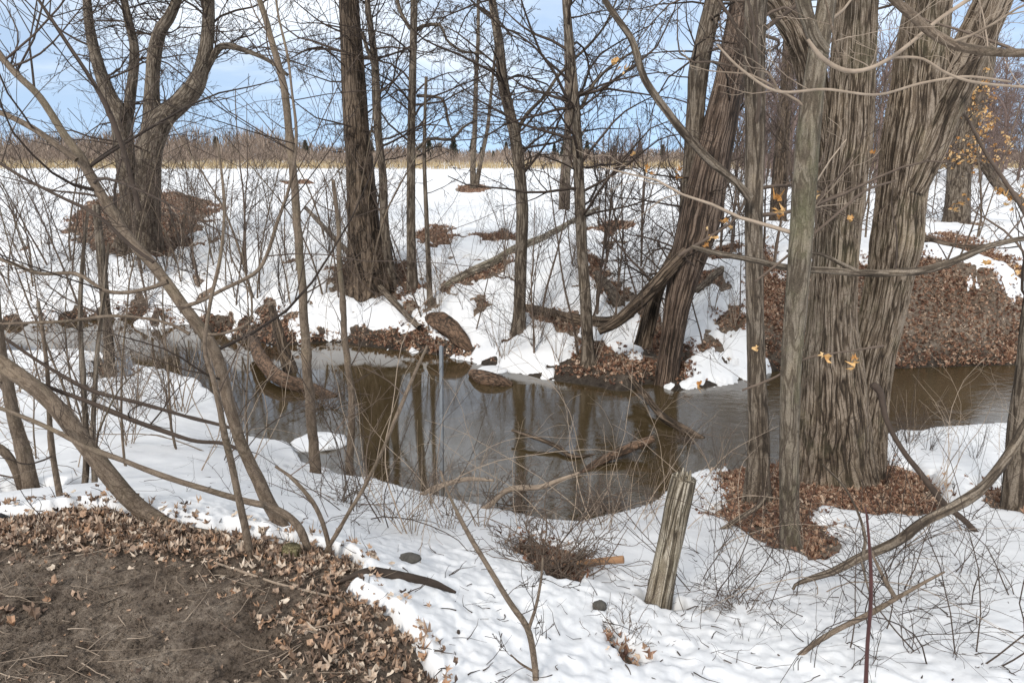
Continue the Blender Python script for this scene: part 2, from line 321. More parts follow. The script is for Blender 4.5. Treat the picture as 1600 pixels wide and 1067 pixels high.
def bark_mat(name, c0, c1, c2, sc_=22., zs=.14, depth=.004, disp=0., lichen=0., contrast=1.):
    m_, nt, p, o = mat(name); a = N(nt, 'ShaderNodeAttribute', attribute_name='bk').outputs['Vector']
    nw = N(nt, 'ShaderNodeTexNoise', Scale=5, Detail=3.0); L(nt, mapped(nt, a, (1, 1, .5)), nw.inputs['Vector'])
    wv = N(nt, 'ShaderNodeVectorMath', operation='MULTIPLY_ADD'); wv.inputs[1].default_value = (.045, .045, .4)
    L(nt, nw.outputs['Color'], wv.inputs[0]); L(nt, a, wv.inputs[2])
    mv = mapped(nt, wv.outputs[0], (1, 1, zs))
    def crack(scale, zz, width, det=2.0):
        n = N(nt, 'ShaderNodeTexNoise', Scale=scale, Detail=det, Roughness=.45, Distortion=.25); L(nt, mapped(nt, wv.outputs[0], (1, 1, zz)), n.inputs['Vector'])
        s1 = N(nt, 'ShaderNodeMath', operation='SUBTRACT'); s1.inputs[1].default_value = .5; L(nt, n.outputs[0], s1.inputs[0])
        s2 = N(nt, 'ShaderNodeMath', operation='ABSOLUTE'); L(nt, s1.outputs[0], s2.inputs[0])
        m_ = N(nt, 'ShaderNodeMapRange', interpolation_type='SMOOTHSTEP'); m_.inputs['From Max'].default_value = width; L(nt, s2.outputs[0], m_.inputs['Value']); return m_.outputs[0]
    ca = crack(sc_, zs, .085); cb = crack(sc_*1.7, zs*1.1, .10)
    mlt = N(nt, 'ShaderNodeMath', operation='MULTIPLY'); L(nt, ca, mlt.inputs[0]); 
    lift = N(nt, 'ShaderNodeMapRange'); lift.inputs['To Min'].default_value = .45; L(nt, cb, lift.inputs['Value']); L(nt, lift.outputs[0], mlt.inputs[1])
    nz = N(nt, 'ShaderNodeTexNoise', Scale=sc_*3.0, Detail=7.0, Roughness=.8); L(nt, mapped(nt, wv.outputs[0], (1, 1, .35)), nz.inputs['Vector'])
    ad = N(nt, 'ShaderNodeMath', operation='MULTIPLY_ADD'); ad.inputs[1].default_value = .40; L(nt, nz.outputs[0], ad.inputs[0])
    m2 = N(nt, 'ShaderNodeMath', operation='MULTIPLY'); m2.inputs[1].default_value = .5*contrast; L(nt, mlt.outputs[0], m2.inputs[0]); L(nt, m2.outputs[0], ad.inputs[2])
    if contrast < 1:
        mc = N(nt, 'ShaderNodeMath', operation='ADD'); mc.inputs[1].default_value = .5*(1-contrast); L(nt, ad.outputs[0], mc.inputs[0]); ad = mc
    big = N(nt, 'ShaderNodeTexNoise', Scale=2.2, Detail=5.0, Roughness=.6); L(nt, a, big.inputs['Vector'])
    cm = N(nt, 'ShaderNodeMath', operation='MULTIPLY_ADD'); cm.inputs[1].default_value = .34; L(nt, big.outputs[0], cm.inputs[0]); L(nt, ad.outputs[0], cm.inputs[2])
    r = ramp(nt, cm.outputs[0], [(.36, c0), (.62, c1), (.86, c2)])
    col = r.outputs[0]
    if lichen:
        ln = N(nt, 'ShaderNodeTexNoise', Scale=3.1, Detail=8.0, Roughness=.7); L(nt, mapped(nt, a, (1, 1, .5)), ln.inputs['Vector'])
        lr_ = ramp(nt, ln.outputs[0], [(.48, (0, 0, 0)), (.66, (lichen,)*3)])
        mx_ = N(nt, 'ShaderNodeMix', data_type='RGBA'); mx_.inputs[7].default_value = (.14, .135, .075, 1); L(nt, lr_.outputs[0], mx_.inputs[0]); L(nt, col, mx_.inputs[6]); col = mx_.outputs[2]
    sn_ = N(nt, 'ShaderNodeTexNoise', Scale=sc_*7., Detail=4.0, Roughness=.8); L(nt, mapped(nt, a, (1, 1, .6)), sn_.inputs['Vector'])
    bl_ = N(nt, 'ShaderNodeTexNoise', Scale=3.7, Detail=7.0, Roughness=.75); L(nt, mapped(nt, a, (1, 1, .7)), bl_.inputs['Vector'])
    for src_, st_ in ((sn_, [(.32, (.45, .42, .40)), (.52, (1, 1, 1)), (.70, (1.35, 1.33, 1.28))]), (bl_, [(.36, (.62, .60, .57)), (.5, (1, 1, 1)), (.64, (1.22, 1.2, 1.14))])):
        mq = N(nt, 'ShaderNodeMix', data_type='RGBA', blend_type='MULTIPLY'); mq.inputs[0].default_value = 1; L(nt, col, mq.inputs[6]); L(nt, ramp(nt, src_.outputs[0], st_).outputs[0], mq.inputs[7]); col = mq.outputs[2]
    L(nt, col, p.inputs['Base Color']); p.inputs['Roughness'].default_value = .85
    if disp:
        d = N(nt, 'ShaderNodeDisplacement', Midlevel=.6, Scale=disp); L(nt, ad.outputs[0], d.inputs['Height']); L(nt, d.outputs[0], o.inputs['Displacement'])
        m_.displacement_method = 'BOTH'
    else: bump(nt, ad.outputs[0], p, 1.0, depth)
    return m_
def plain_mat(name, c0, c1, sc_=30, rough=.8, metal=0, bs=.3, bd_=.003):
    m_, nt, p, o = mat(name); a = N(nt, 'ShaderNodeAttribute', attribute_name='bk').outputs['Vector']
    n = N(nt, 'ShaderNodeTexNoise', Scale=sc_, Detail=5.0, Roughness=.65); L(nt, mapped(nt, a, (1, 1, .35)), n.inputs['Vector'])
    oi = N(nt, 'ShaderNodeNewGeometry').outputs['Random Per Island']
    ad = N(nt, 'ShaderNodeMath', operation='MULTIPLY_ADD'); ad.inputs[1].default_value = .45; L(nt, oi, ad.inputs[0])
    sb = N(nt, 'ShaderNodeMath', operation='SUBTRACT'); sb.inputs[1].default_value = .22; L(nt, n.outputs[0], sb.inputs[0]); L(nt, sb.outputs[0], ad.inputs[2])
    r = ramp(nt, ad.outputs[0], [(.2, c0), (.8, c1)]); L(nt, r.outputs[0], p.inputs['Base Color'])
    p.inputs['Roughness'].default_value = rough; p.inputs['Metallic'].default_value = metal
    bump(nt, n.outputs[0], p, bs, bd_); return m_
def leaf_mat(name, stops):
    m_, nt, p, o = mat(name); ri = N(nt, 'ShaderNodeNewGeometry').outputs['Random Per Island']
    r = ramp(nt, ri, stops); a = N(nt, 'ShaderNodeAttribute', attribute_name='bk').outputs['Vector']
    n = N(nt, 'ShaderNodeTexNoise', Scale=60, Detail=3.0); L(nt, a, n.inputs['Vector'])
    r2 = ramp(nt, n.outputs[0], [(.3, (.6, .55, .5)), (.6, (1, 1, 1))])
    mm = N(nt, 'ShaderNodeMix', data_type='RGBA', blend_type='MULTIPLY'); mm.inputs[0].default_value = .7
    L(nt, r.outputs[0], mm.inputs[6]); L(nt, r2.outputs[0], mm.inputs[7]); L(nt, mm.outputs[2], p.inputs['Base Color'])
    p.inputs['Roughness'].default_value = .6; return m_
SNOW, SOIL, WATER = snow_mat(), soil_mat(), water_mat()
B_HERO = bark_mat('furrowed_bark', (.034, .024, .016), (.145, .108, .077), (.29, .232, .178), 30., .06, 0, .022, .35)
B_GREY = bark_mat('grey_bark', (.034, .025, .018), (.105, .08, .058), (.215, .175, .135), 24., .09, .008, contrast=.85)
B_BROWN = bark_mat('brown_bark', (.02, .014, .009), (.078, .054, .036), (.17, .125, .09), 18., .08, .014)
B_SMOOTH = bark_mat('lichen_bark', (.045, .034, .024), (.11, .086, .062), (.205, .17, .13), 32., .12, .006, 0, .7, .75)
B_YOUNG = bark_mat('young_bark', (.038, .027, .019), (.098, .07, .049), (.20, .152, .112), 44., .3, .004, 0, .35, .4)
B_SPLIT = bark_mat('split_wood', (.025, .017, .012), (.09, .06, .043), (.20, .145, .11), 20., .03, .02)
T_DARK = plain_mat('dark_twig', (.028, .02, .015), (.085, .06, .045))
T_MID = plain_mat('brown_twig', (.06, .043, .032), (.17, .125, .095))
T_PALE = plain_mat('pale_twig', (.17, .125, .09), (.42, .33, .25))
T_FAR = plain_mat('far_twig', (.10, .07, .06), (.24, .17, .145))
WOOD = bark_mat('weathered_wood', (.05, .038, .025), (.22, .18, .13), (.40, .35, .28), 34., .035, .005, 0, .5)
ROT = bark_mat('rotten_wood', (.010, .007, .005), (.055, .036, .024), (.19, .12, .08), 24., .3, .012, contrast=.6)
METAL = plain_mat('galvanised_metal', (.20, .215, .23), (.34, .355, .37), 40, .45, .5)
LEAF = leaf_mat('dead_leaves', [(0, (.09, .06, .045)), (.2, (.20, .135, .095)), (.45, (.34, .24, .175)), (.6, (.42, .25, .15)), (.8, (.48, .37, .28)), (1, (.66, .56, .45))])
LEAF_R = leaf_mat('russet_leaves', [(0, (.08, .04, .028)), (.3, (.19, .095, .06)), (.6, (.31, .18, .115)), (.85, (.43, .29, .20)), (1, (.60, .47, .36))])
LEAF_Y = leaf_mat('golden_leaves', [(0, (.42, .20, .06)), (.5, (.58, .34, .13)), (1, (.74, .54, .30))])
GRASS = leaf_mat('dry_grass', [(0, (.28, .19, .09)), (1, (.55, .43, .25))])
SHRUB = leaf_mat('bare_thicket', [(0, (.14, .10, .075)), (.6, (.25, .185, .14)), (1, (.36, .28, .22))])
NEEDLE = leaf_mat('conifer_needles', [(0, (.045, .055, .04)), (1, (.11, .12, .085))])  # needle colours lightened to paint in the haze of distance

# ------------------------------------------------------------------ ground, snow, water
def sheet(name, Z, m_, label, offz=0.):
    nr, nc = GX.shape; v = np.stack([GX, GY, Z], -1).reshape(-1, 3)
    i = np.arange(nr-1)[:, None]*nc; j = np.arange(nc)[None]; j2 = (j+1) % nc
    q = np.stack([i+j, i+nc+j, i+nc+j2, i+j2], -1).reshape(-1, 4)[:, ::-1]
    c = len(v); v = np.concatenate([v, [[0, 0, Z[0].mean()]]]); k = np.arange(nc)
    t = np.stack([np.full(nc, c), k, (k+1) % nc], 1)[:, ::-1]
    g = Geo(); g.add(v, q, t); me = g.mesh(name, m_)
    o = link(name, me); tag(o, label, None, None, 'structure'); return o
sheet('ground', GZ, SOIL, 'dark brown bare soil of the stream banks and mound')
sheet('snow', SZ, SNOW, 'white melting snow lying over both banks and the field')
g = Geo(); xs = np.linspace(-26, 30, 60); ys = np.linspace(3.2, 17, 30); X, Y = np.meshgrid(xs, ys)
v = np.stack([X, Y, 0*X], -1).reshape(-1, 3); i = np.arange(29)[:, None]*60; j = np.arange(59)[None]
g.add(v, np.stack([i+j, i+j+1, i+j+61, i+j+60], -1).reshape(-1, 4))
tag(link('water', g.mesh('water', WATER)), 'murky brown stream winding between the snowy banks', None, None, 'structure')

# ------------------------------------------------------------------ stems and twigs
def catmull(p, n):
    p = np.asarray(p, float); 
    if len(p) == 2: t = np.linspace(0, 1, n)[:, None]; return p[0]*(1-t) + p[1]*t
    e = np.concatenate([[2*p[0]-p[1]], p, [2*p[-1]-p[-2]]])
    seg = np.linalg.norm(np.diff(p[:, :3], axis=0), axis=1); cum = np.concatenate([[0], seg.cumsum()]); u = np.linspace(0, cum[-1], n)
    k = np.clip(np.searchsorted(cum, u, 'right')-1, 0, len(seg)-1); t = ((u-cum[k])/np.maximum(seg[k], 1e-9))[:, None]
    a, b, c, d = e[k], e[k+1], e[k+2], e[k+3]
    return .5*(2*b + (c-a)*t + (2*a-5*b+4*c-d)*t*t + (3*b-a-3*c+d)*t**3)
def stem_w(pts, Y, lean=0., wob=0., rng=None):
    "pixel polyline (x,y,width) standing at depth Y -> world (N,4) with radius; lean = metres of depth per metre climbed"
    p = np.array(pts, float); Yv = np.full(len(p), float(Y)); q = P(p[:, 0], p[:, 1], Yv)
    Yv = Yv + lean*(q[:, 2] - q[0, 2])
    if wob and rng is not None: Yv[1:] += np.cumsum(rng.normal(0, wob, len(p)-1))
    q = P(p[:, 0], p[:, 1], Yv); r = p[:, 2]*.5*fdepth(q)/F
    return np.concatenate([q, r[:, None]], 1)
def extend(s, L_, rng, end=.25):
    d = nrm(s[-1, :3]-s[-2, :3]); d = nrm(d*.7 + np.array([0, 0, .5])); out = [s]; p = s[-1].copy(); k = 5
    for i in range(k):
        d = nrm(d + rng.normal(0, .10, 3) + [0, 0, .04]); p = p.copy(); p[:3] += d*L_/k; p[3] = s[-1, 3]*(1-(1-end)*(i+1)/k); out.append(p[None])
    return np.concatenate(out)
def add_stem(g, s, sides=10, per_m=8, rough=.04, flare=0, seed=0, dense=None, cap=True, r0=None):
    Lm = np.linalg.norm(np.diff(s[:, :3], axis=0), axis=1).sum(); n = int(max(8, Lm*per_m)) if dense is None else dense
    c = catmull(s, n); ph = np.arange(sides)*2*PI/sides; sl = np.linspace(0, Lm, n)
    rad = np.maximum(c[:, 3], .0008)
    if rad.mean() < .035:      # small kinks and node swellings on thin stems only
        c = c.copy(); c[:, :3] += (rad*.7*np.minimum(1, sl/.2))[:, None]*np.stack([fbm(sl*2.3+seed*5.7, sl*0+q_*9.3, 4)*2 for q_ in range(3)], 1)
        rad = rad*(1 + .5*np.maximum(0, fbm(sl*6.3+seed*2.9, sl*0+3.3, 3)*2-.3) + .10*fbm(sl*2+seed, sl*0, 2))
    k = rad.mean(); lob = 1 + rough*2*(fbm(np.cos(ph)[None]*1.4 + seed*3.1 + sl[:, None]*1.3/max(k*8, .2), np.sin(ph)[None]*1.4 + sl[:, None]*.8/max(k*8, .2) + seed, 3))
    if flare: lob = lob + flare*np.exp(-sl[:, None]/.22)*(np.maximum(0, np.cos(ph*5+seed)) + .6*np.maximum(0, np.cos(ph*3+seed*2)))
    g.tubes(c[None, :, :3], rad[None], sides, 0, lob[None], r0=r0, cap=cap); return c
def grow(rng, st, d, ln, rad, n, wig, up):
    M = len(st); p = np.empty((M, n, 3)); p[:, 0] = st; d = nrm(d); step = (ln/(n-1))[:, None]; bias = rng.normal(0, wig*.6, (M, 3))
    for k in range(1, n):
        p[:, k] = p[:, k-1] + d*step; d = nrm(d + rng.normal(0, wig, (M, 3)) + bias + np.array([0, 0, up]))
    r = rad[:, None]*np.linspace(1, .28, n)[None]; return p, r
def kidsof(rng, p, r, k, spread, lf, tmin=.2):
    M, n = r.shape; idx = np.repeat(np.arange(M), k); t = rng.uniform(tmin, 1, len(idx))*(n-1.001); i = t.astype(int); f = (t-i)[:, None]
    st = p[idx, i]*(1-f) + p[idx, i+1]*f; d = nrm(p[idx, i+1]-p[idx, i]); pr = nrm(np.cross(d, rng.normal(0, 1, (len(idx), 3))))
    a = rng.uniform(spread*.6, spread*1.3, len(idx))[:, None]; L0 = np.linalg.norm(p[:, -1]-p[:, 0], axis=1)[idx]
    return st, d*np.cos(a) + pr*np.sin(a), L0*rng.uniform(lf*.5, lf*1.3, len(idx))*(1.15-.6*t/(n-1)), r[idx, i]*.62
def twigs(g, rng, st, d, ln, rad, levels=((4, .7, .5), (4, .7, .5)), wig=.16, up=.03, rmin=.0016, n=8):
    p, r = grow(rng, st, d, ln, rad, n, wig, up); g.tubes(p, np.maximum(r, rmin), 4 if rad.mean() < .03 else 6); out = p
    for k, (c, spread, lf) in enumerate(levels):
        s2, d2, l2, r2 = kidsof(rng, p, r, c, spread, lf); p, r = grow(rng, s2, d2, l2, r2, max(4, n-2-k), wig*1.15, up)
        g.tubes(p, np.maximum(r, rmin), 3)
    return out
def sidetwigs(g, rng, c, n, ln, tlo, thi, levels, rfac=.4, el=(.1, .9), wig=.16, up=.03, rmin=.0016, rmax=.03):
    "c: (N,4) stem; n branches between fractions tlo..thi"
    t = rng.uniform(tlo, thi, n)*(len(c)-1.001); i = t.astype(int); st = c[i, :3]; az = rng.uniform(0, 2*PI, n); e = rng.uniform(el[0], el[1], n)
    d = np.stack([np.cos(az)*np.cos(e), np.sin(az)*np.cos(e), np.sin(e)], 1); L_ = rng.uniform(ln[0], ln[1], n)
    rad = np.minimum(np.maximum(np.minimum(c[i, 3]*rfac, L_*.011), rmin*1.3), rmax)
    twigs(g, rng, st, d, L_, rad, levels, wig, up, rmin)
LV2 = ((4, .7, .5), (3, .7, .5)); LV3 = ((4, .65, .5), (4, .7, .5), (3, .7, .5))
seed_ = [100]
def tree(name, label, cat, stems, bark, twig=None, base=None, Y=None, group=None, ext=0., lean=0., sides=10, per_m=8, flare=0,
         crown=None, pnames=None, rough=.05, sink=.08, extra=None, wob=.0, dense=None):
    """stems: pixel polylines, the first is the main trunk; crown: dict(n, ln, tlo, thi, levels, ...)"""
    seed_[0] += 1; rng = np.random.RandomState(seed_[0])
    if base is None and Y is None: base = (stems[0]['p'] if isinstance(stems[0], dict) else stems[0])[0][:2]
    s0 = stems[0]['p'] if isinstance(stems[0], dict) else stems[0]
    if base is not None: b = G([base[0]], [base[1]])[0]; Y = b[1] if Y is None else Y
    q = P(*[np.float64(a) for a in s0[0][:2]], Y); org = np.array([q[0], Y, q[2]])
    root = empty(name, tuple(org), label, cat, group); cs = []
    for k, s in enumerate(stems):
        e = ext; kw = {}
        if isinstance(s, dict): kw = s; s = kw['p']; e = kw.get('ext', ext)
        sw = stem_w(s, Y + kw.get('dY', 0), kw.get('lean', lean), wob, rng)
        if k == 0 and sink: 
            f = sw[0].copy(); f[2] -= sink; f[3] *= 1.08; sw = np.concatenate([f[None], sw])
        if e and s[-1][1] <= 10: sw = extend(sw, e*rng.uniform(.8, 1.2), rng)
        gg = Geo(); dn = kw.get('dense', dense)
        c = add_stem(gg, sw, kw.get('sides', sides if k == 0 or dense else max(6, sides-3)), per_m, rough, flare if k == 0 else kw.get('flare', 0), seed_[0]+k, dn)
        cs.append(c); nm = (pnames[k] if pnames else ('trunk' if k == 0 else 'limb'))
        link(nm, gg.mesh(nm, kw.get('bark', bark), True, org), root)
    if crown:
        gg = Geo()
        for c, kk in zip(cs, stems):
            if isinstance(kk, dict) and kk.get('bare'): continue
            cr_ = dict(crown); nn = cr_.pop('n'); ln = cr_.pop('ln'); Lm = np.linalg.norm(np.diff(c[:, :3], axis=0), axis=1).sum()
            nn = max(2, int(nn*Lm)); sidetwigs(gg, rng, c, nn, ln, cr_.pop('tlo', .3), cr_.pop('thi', 1), cr_.pop('levels', LV2), **cr_)
        if extra: extra(gg, rng, Y)
        link('crown', gg.mesh('crown', twig or T_MID, True, org), root)
    return root, cs
exec_objects = True
# ---- hero double-stemmed tree on the near right bank
hero_s = [
 dict(p=[(1302,752,124),(1302,720,112),(1302,650,100),(1300,560,84),(1300,500,71),(1306,400,68),(1315,300,70),(1327,200,66),(1333,100,64),(1340,0,60),(1344,-60,60)], dense=520, sides=300, ext=2.5),
 dict(p=[(1333,750,86),(1338,700,84),(1345,640,78),(1361,560,68),(1377,500,66),(1394,420,70),(1401,380,76),(1410,300,72),(1424,220,84),(1434,150,80),(1441,80,76),(1452,0,68),(1458,-60,64)], dense=520, sides=280, dY=.10, flare=.16, ext=3),
 dict(p=[(1420,300,46),(1442,240,62),(1474,165,62),(1506,100,58),(1546,15,54),(1575,-50,50)], dense=240, sides=200, dY=.02, ext=3),
 dict(p=[(1288,300,30),(1280,240,44),(1272,150,44),(1262,95,44),(1245,50,42),(1215,5,40),(1180,-40,38)], dense=240, sides=160, dY=.12, ext=2)]
hero, hc = tree('double_stemmed_tree', 'huge old tree with deeply furrowed bark splitting into two stems on the near right bank', 'tree', hero_s, B_HERO, T_MID,
     base=(1310,750), flare=.20, rough=.09, sink=.15, crown=dict(n=2.6, ln=(.7, 1.8), tlo=.55, levels=LV3, rfac=.2), pnames=['trunk', 'trunk', 'limb', 'limb'])
HY = hero.location.y
# ---- trees of the near right bank
tree('slender_tree', 'straight slender brown tree at the water edge left of the huge double-stemmed tree', 'tree',
     [[(1184,785,44),(1184,740,36),(1186,690,33),(1183,600,29),(1180,500,27),(1178,400,27),(1178,300,28),(1180,200,30),(1179,100,32),(1181,0,34),(1182,-60,34)],
      dict(p=[(1172,310,12),(1150,285,12),(1110,250,13),(1070,210,13),(1035,165,12),(1005,120,11),(985,62,10),(940,-5,9)], dY=-.15, lean=-.2)],
     B_GREY, T_MID, ext=2.5, flare=.2, sides=28, per_m=26, crown=dict(n=5, ln=(.6, 1.7), tlo=.3, levels=LV3, rfac=.25))
tree('smooth_barked_tree', 'smooth grey tree with green lichen standing in leaves in front of the huge tree', 'tree',
     [[(1236,872,39.6),(1234,840,30.6),(1233,750,28.8),(1235,600,29.7),(1242,500,33.3),(1250,400,35.1),(1256,300,36),(1264,200,35.1),(1276,100,30.6),(1292,0,27),(1300,-60,25.2)],
      dict(p=[(1290,80,16),(1272,55,20),(1262,20,22),(1255,-20,22)], dY=-.03)],
     B_SMOOTH, T_PALE, ext=2.5, flare=.12, sides=32, per_m=26, crown=dict(n=2.2, ln=(.5, 1.3), tlo=.3, levels=LV2, rfac=.2))
tree('edge_tree', 'grey trunk cut off by the right edge of the view', 'tree',
     [[(1584,800,34),(1588,740,33),(1594,670,34),(1604,600,34),(1618,480,34),(1640,300,30),(1650,0,26)]], B_GREY, T_MID, ext=2, flare=.2, sides=20, per_m=20,
     crown=dict(n=3, ln=(.5, 1.4), tlo=.3, levels=LV2, rfac=.3))
# ---- leaning broken tree on the far bank
tree('leaning_tree', 'leaning split tree with torn reddish wood and several feet on the far bank', 'tree',
     [[(1040,590,34),(1048,540,36),(1058,480,40),(1072,420,50),(1090,350,62),(1104,280,60),(1120,210,54),(1136,140,48),(1150,70,45),(1164,0,44),(1178,-70,42)],
      dict(p=[(935,518,11),(960,505,16),(990,480,20),(1020,450,22),(1046,422,21),(1074,392,18)], dY=-.2, bark=B_BROWN),
      dict(p=[(1006,540,22),(1014,500,24),(1028,450,22),(1048,410,20),(1072,360,16)], dY=.35, bark=B_BROWN, flare=.3),
      dict(p=[(1076,330,30),(1082,250,28),(1087,170,26),(1092,110,30),(1104,50,30),(1116,0,28),(1124,-60,26)], dY=.1, bark=B_GREY),
      dict(p=[(1072,430,12),(1064,500,12),(1058,560,8)], dY=-.1, bare=1)],
     B_SPLIT, T_DARK, ext=3, flare=.3, sides=36, per_m=22, rough=.14, crown=dict(n=5, ln=(.5, 1.8), tlo=.25, levels=LV3, rfac=.25, el=(-.3, .9)))
# ---- trees of the far bank
FB = dict(ext=6., crown=dict(n=6.5, ln=(.6, 2.4), tlo=.22, levels=LV3, rfac=.28, rmin=.0030, el=(-.1, 1.0)))
def cro(**k): d = dict(FB['crown']); d.update(k); return d
tree('oak_tree', 'stout straight dark brown tree with ridged bark on the far bank', 'tree',
     [[(578,440,80),(575,420,68),(570,380,55),(565,300,46),(561,240,42),(557,200,40),(552,120,37),(548,50,33),(545,0,31),(544,-40,30)]], B_BROWN, T_DARK, sides=40, per_m=16, flare=.12, sink=.3, ext=7, crown=cro(tlo=.22, n=7))
tree('slim_tree', 'slim wavering tree just right of the stout dark tree', 'tree', [[(612,448,22),(606,400,15),(600,340,14),(599,280,12),(592,220,12),(588,160,13),(586,100,12),(580,50,10),(574,0,9)],
     dict(p=[(588,110,7),(575,80,6),(566,50,6)], dY=-.1)], B_GREY, T_DARK, flare=.2, ext=6, crown=cro())
tree('slim_tree', 'straight slim tree with crooked side limbs near the middle left of the far bank', 'tree', [[(645,455,20),(643,400,15),(642,330,14),(643,200,13),(645,100,12),(647,0,11)],
     dict(p=[(650,235,5),(670,218,5),(705,218,5),(722,200,4),(745,188,3)], dY=-.2), dict(p=[(651,150,5),(690,155,4),(700,190,3.5),(706,205,3)], dY=.1),
     dict(p=[(650,48,6),(665,40,6),(690,40,5),(695,60,4),(720,80,4),(755,85,3)], dY=.1),dict(p=[(641,45,7),(628,22,6),(618,-5,6)], dY=.1)], B_GREY, T_DARK, flare=.2, ext=6, crown=cro())
tree('thin_tree', 'thin upright stem standing on the snow left of the hollow log', 'tree', [[(672,475,10),(669,400,8),(666,330,7),(663,250,6),(664,180,5),(666,120,5)]], B_GREY, T_DARK, ext=0, crown=cro(n=1.2, ln=(.3, .9), tlo=.4))
tree('twin_tree', 'two thin stems rising from a small ring of leaves far out in the field', 'tree', [[(740,296,12),(739,260,9),(742,200,8),(744,120,7),(747,60,6),(747,-5,5)],
     [(744,292,9),(752,250,7),(762,200,6),(768,140,5),(775,70,4)]], B_GREY, T_DARK, pnames=['trunk', 'trunk'], ext=6, crown=dict(n=3.0, ln=(.8, 2.6), tlo=.25, levels=LV3, rfac=.4, rmin=.006, rmax=.04))
tree('curved_tree', 'gently curved grey tree standing in snow by the middle of the far shore', 'tree', [[(810,520,24),(812,480,19),(814,400,19),(816,330,19),(811,260,18),(805,215,18),(795,170,17),(786,130,17),(780,70,15),(772,20,13),(766,-20,12)],
     dict(p=[(806,212,7),(822,180,6),(850,150,5),(880,110,5),(930,60,4),(960,10,3)], dY=.1)], B_GREY, T_DARK, flare=.15, ext=5, sides=16, per_m=14, crown=cro(n=7.5, rfac=.35))
tree('crooked_tree', 'crooked slender tree leaning left on the far shore beside fallen leaves', 'tree', [[(920,570,24),(918,530,19),(915,470,18),(910,400,17),(907,340,17),(905,290,17),(902,220,16),(898,160,15),(893,100,14),(888,40,13),(884,-10,12)],
     dict(p=[(908,170,6),(930,130,5),(960,100,4),(1000,75,3)], dY=.15)], B_GREY, T_DARK, flare=.15, ext=5, sides=16, per_m=14, crown=cro(n=7.5, rfac=.35))
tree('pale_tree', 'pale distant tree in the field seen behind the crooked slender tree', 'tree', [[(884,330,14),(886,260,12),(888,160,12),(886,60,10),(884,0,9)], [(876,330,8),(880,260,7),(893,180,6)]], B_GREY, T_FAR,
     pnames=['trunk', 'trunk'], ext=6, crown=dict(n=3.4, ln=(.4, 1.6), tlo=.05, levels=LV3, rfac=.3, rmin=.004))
tree('maple_tree', 'broad many-stemmed tree rising from a leafy mound on the far left bank', 'tree',
     [[(228,392,46.4),(229,350,39.6),(230,300,37.8),(234,240,37.8),(240,200,34.4),(238,150,22.4),(241,90,20.6),(250,50,18.9),(266,25,15.5),(282,-15,12.9)],
      dict(p=[(200,388,37.8),(203,340,27.5),(200,290,25.8),(194,230,29.2),(186,180,27.5),(170,150,22.4),(150,90,17.2),(140,40,13.8),(135,-10,12)], dY=.15, flare=.3),
      dict(p=[(236,235,31),(252,190,31),(276,166,29.2),(304,136,27.5),(318,95,20.6),(325,50,18.9),(326,0,17.2),(326,-40,17.2)], dY=-.1),
      dict(p=[(192,230,20.6),(204,150,15.5),(210,80,13.8),(200,30,12),(192,-10,10.3)], dY=.3),
      dict(p=[(310,140,8.6),(335,85,10.3),(352,72,10.3),(385,80,7.7),(420,95,6),(450,118,5.2)], dY=-.1)],
     B_GREY, T_DARK, sides=26, per_m=14, flare=.3, rough=.12, ext=6, crown=cro(n=7, tlo=.2))
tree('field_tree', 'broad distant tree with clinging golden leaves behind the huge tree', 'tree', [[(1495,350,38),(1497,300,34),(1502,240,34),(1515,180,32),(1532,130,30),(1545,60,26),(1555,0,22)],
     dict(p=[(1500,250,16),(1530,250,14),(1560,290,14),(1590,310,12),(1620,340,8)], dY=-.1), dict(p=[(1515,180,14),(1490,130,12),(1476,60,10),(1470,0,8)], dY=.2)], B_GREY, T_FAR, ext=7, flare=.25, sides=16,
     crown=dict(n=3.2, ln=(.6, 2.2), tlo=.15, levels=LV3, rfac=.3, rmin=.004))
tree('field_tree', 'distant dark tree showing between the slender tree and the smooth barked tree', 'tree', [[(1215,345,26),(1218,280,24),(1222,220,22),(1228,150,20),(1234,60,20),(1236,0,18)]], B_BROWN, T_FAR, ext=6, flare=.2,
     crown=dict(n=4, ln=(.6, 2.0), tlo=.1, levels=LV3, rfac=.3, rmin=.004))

# ---- near left shrubs and their stems (mound edge, about 3 m away)
def nearstem(name, label, cat, stems, bark, base, tw=None, n=2., ln=(.2, .7), Y=None, lean=0, ext=0, levels=((3, .6, .55), (3, .7, .5)), tlo=.3, el=(.1, 1.1), rmin=.0012, group=None, sink=.05, flare=0):
    return tree(name, label, cat, stems, bark, tw or bark, base=base, Y=Y, lean=lean, ext=ext, sides=14, per_m=30, flare=flare, sink=sink, group=group,
         crown=dict(n=n, ln=ln, tlo=tlo, levels=levels, rfac=.4, rmin=rmin, wig=.10, el=el, rmax=.008) if n else None, pnames=['stem']+['branch']*12, rough=.05)
nearstem('sapling', 'thick sapling stem bowed low to the left out of the leafy mound', 'sapling', [[(352,838,15.8),(318,836,19),(280,828,22.1),(240,808,24.6),(205,782,26.1),(170,742,26.9),(130,690,26.1),(80,628,25.4),(20,580,24.6),(-60,530,23.8)]], B_YOUNG, (330,836), n=1.5, lean=.25)
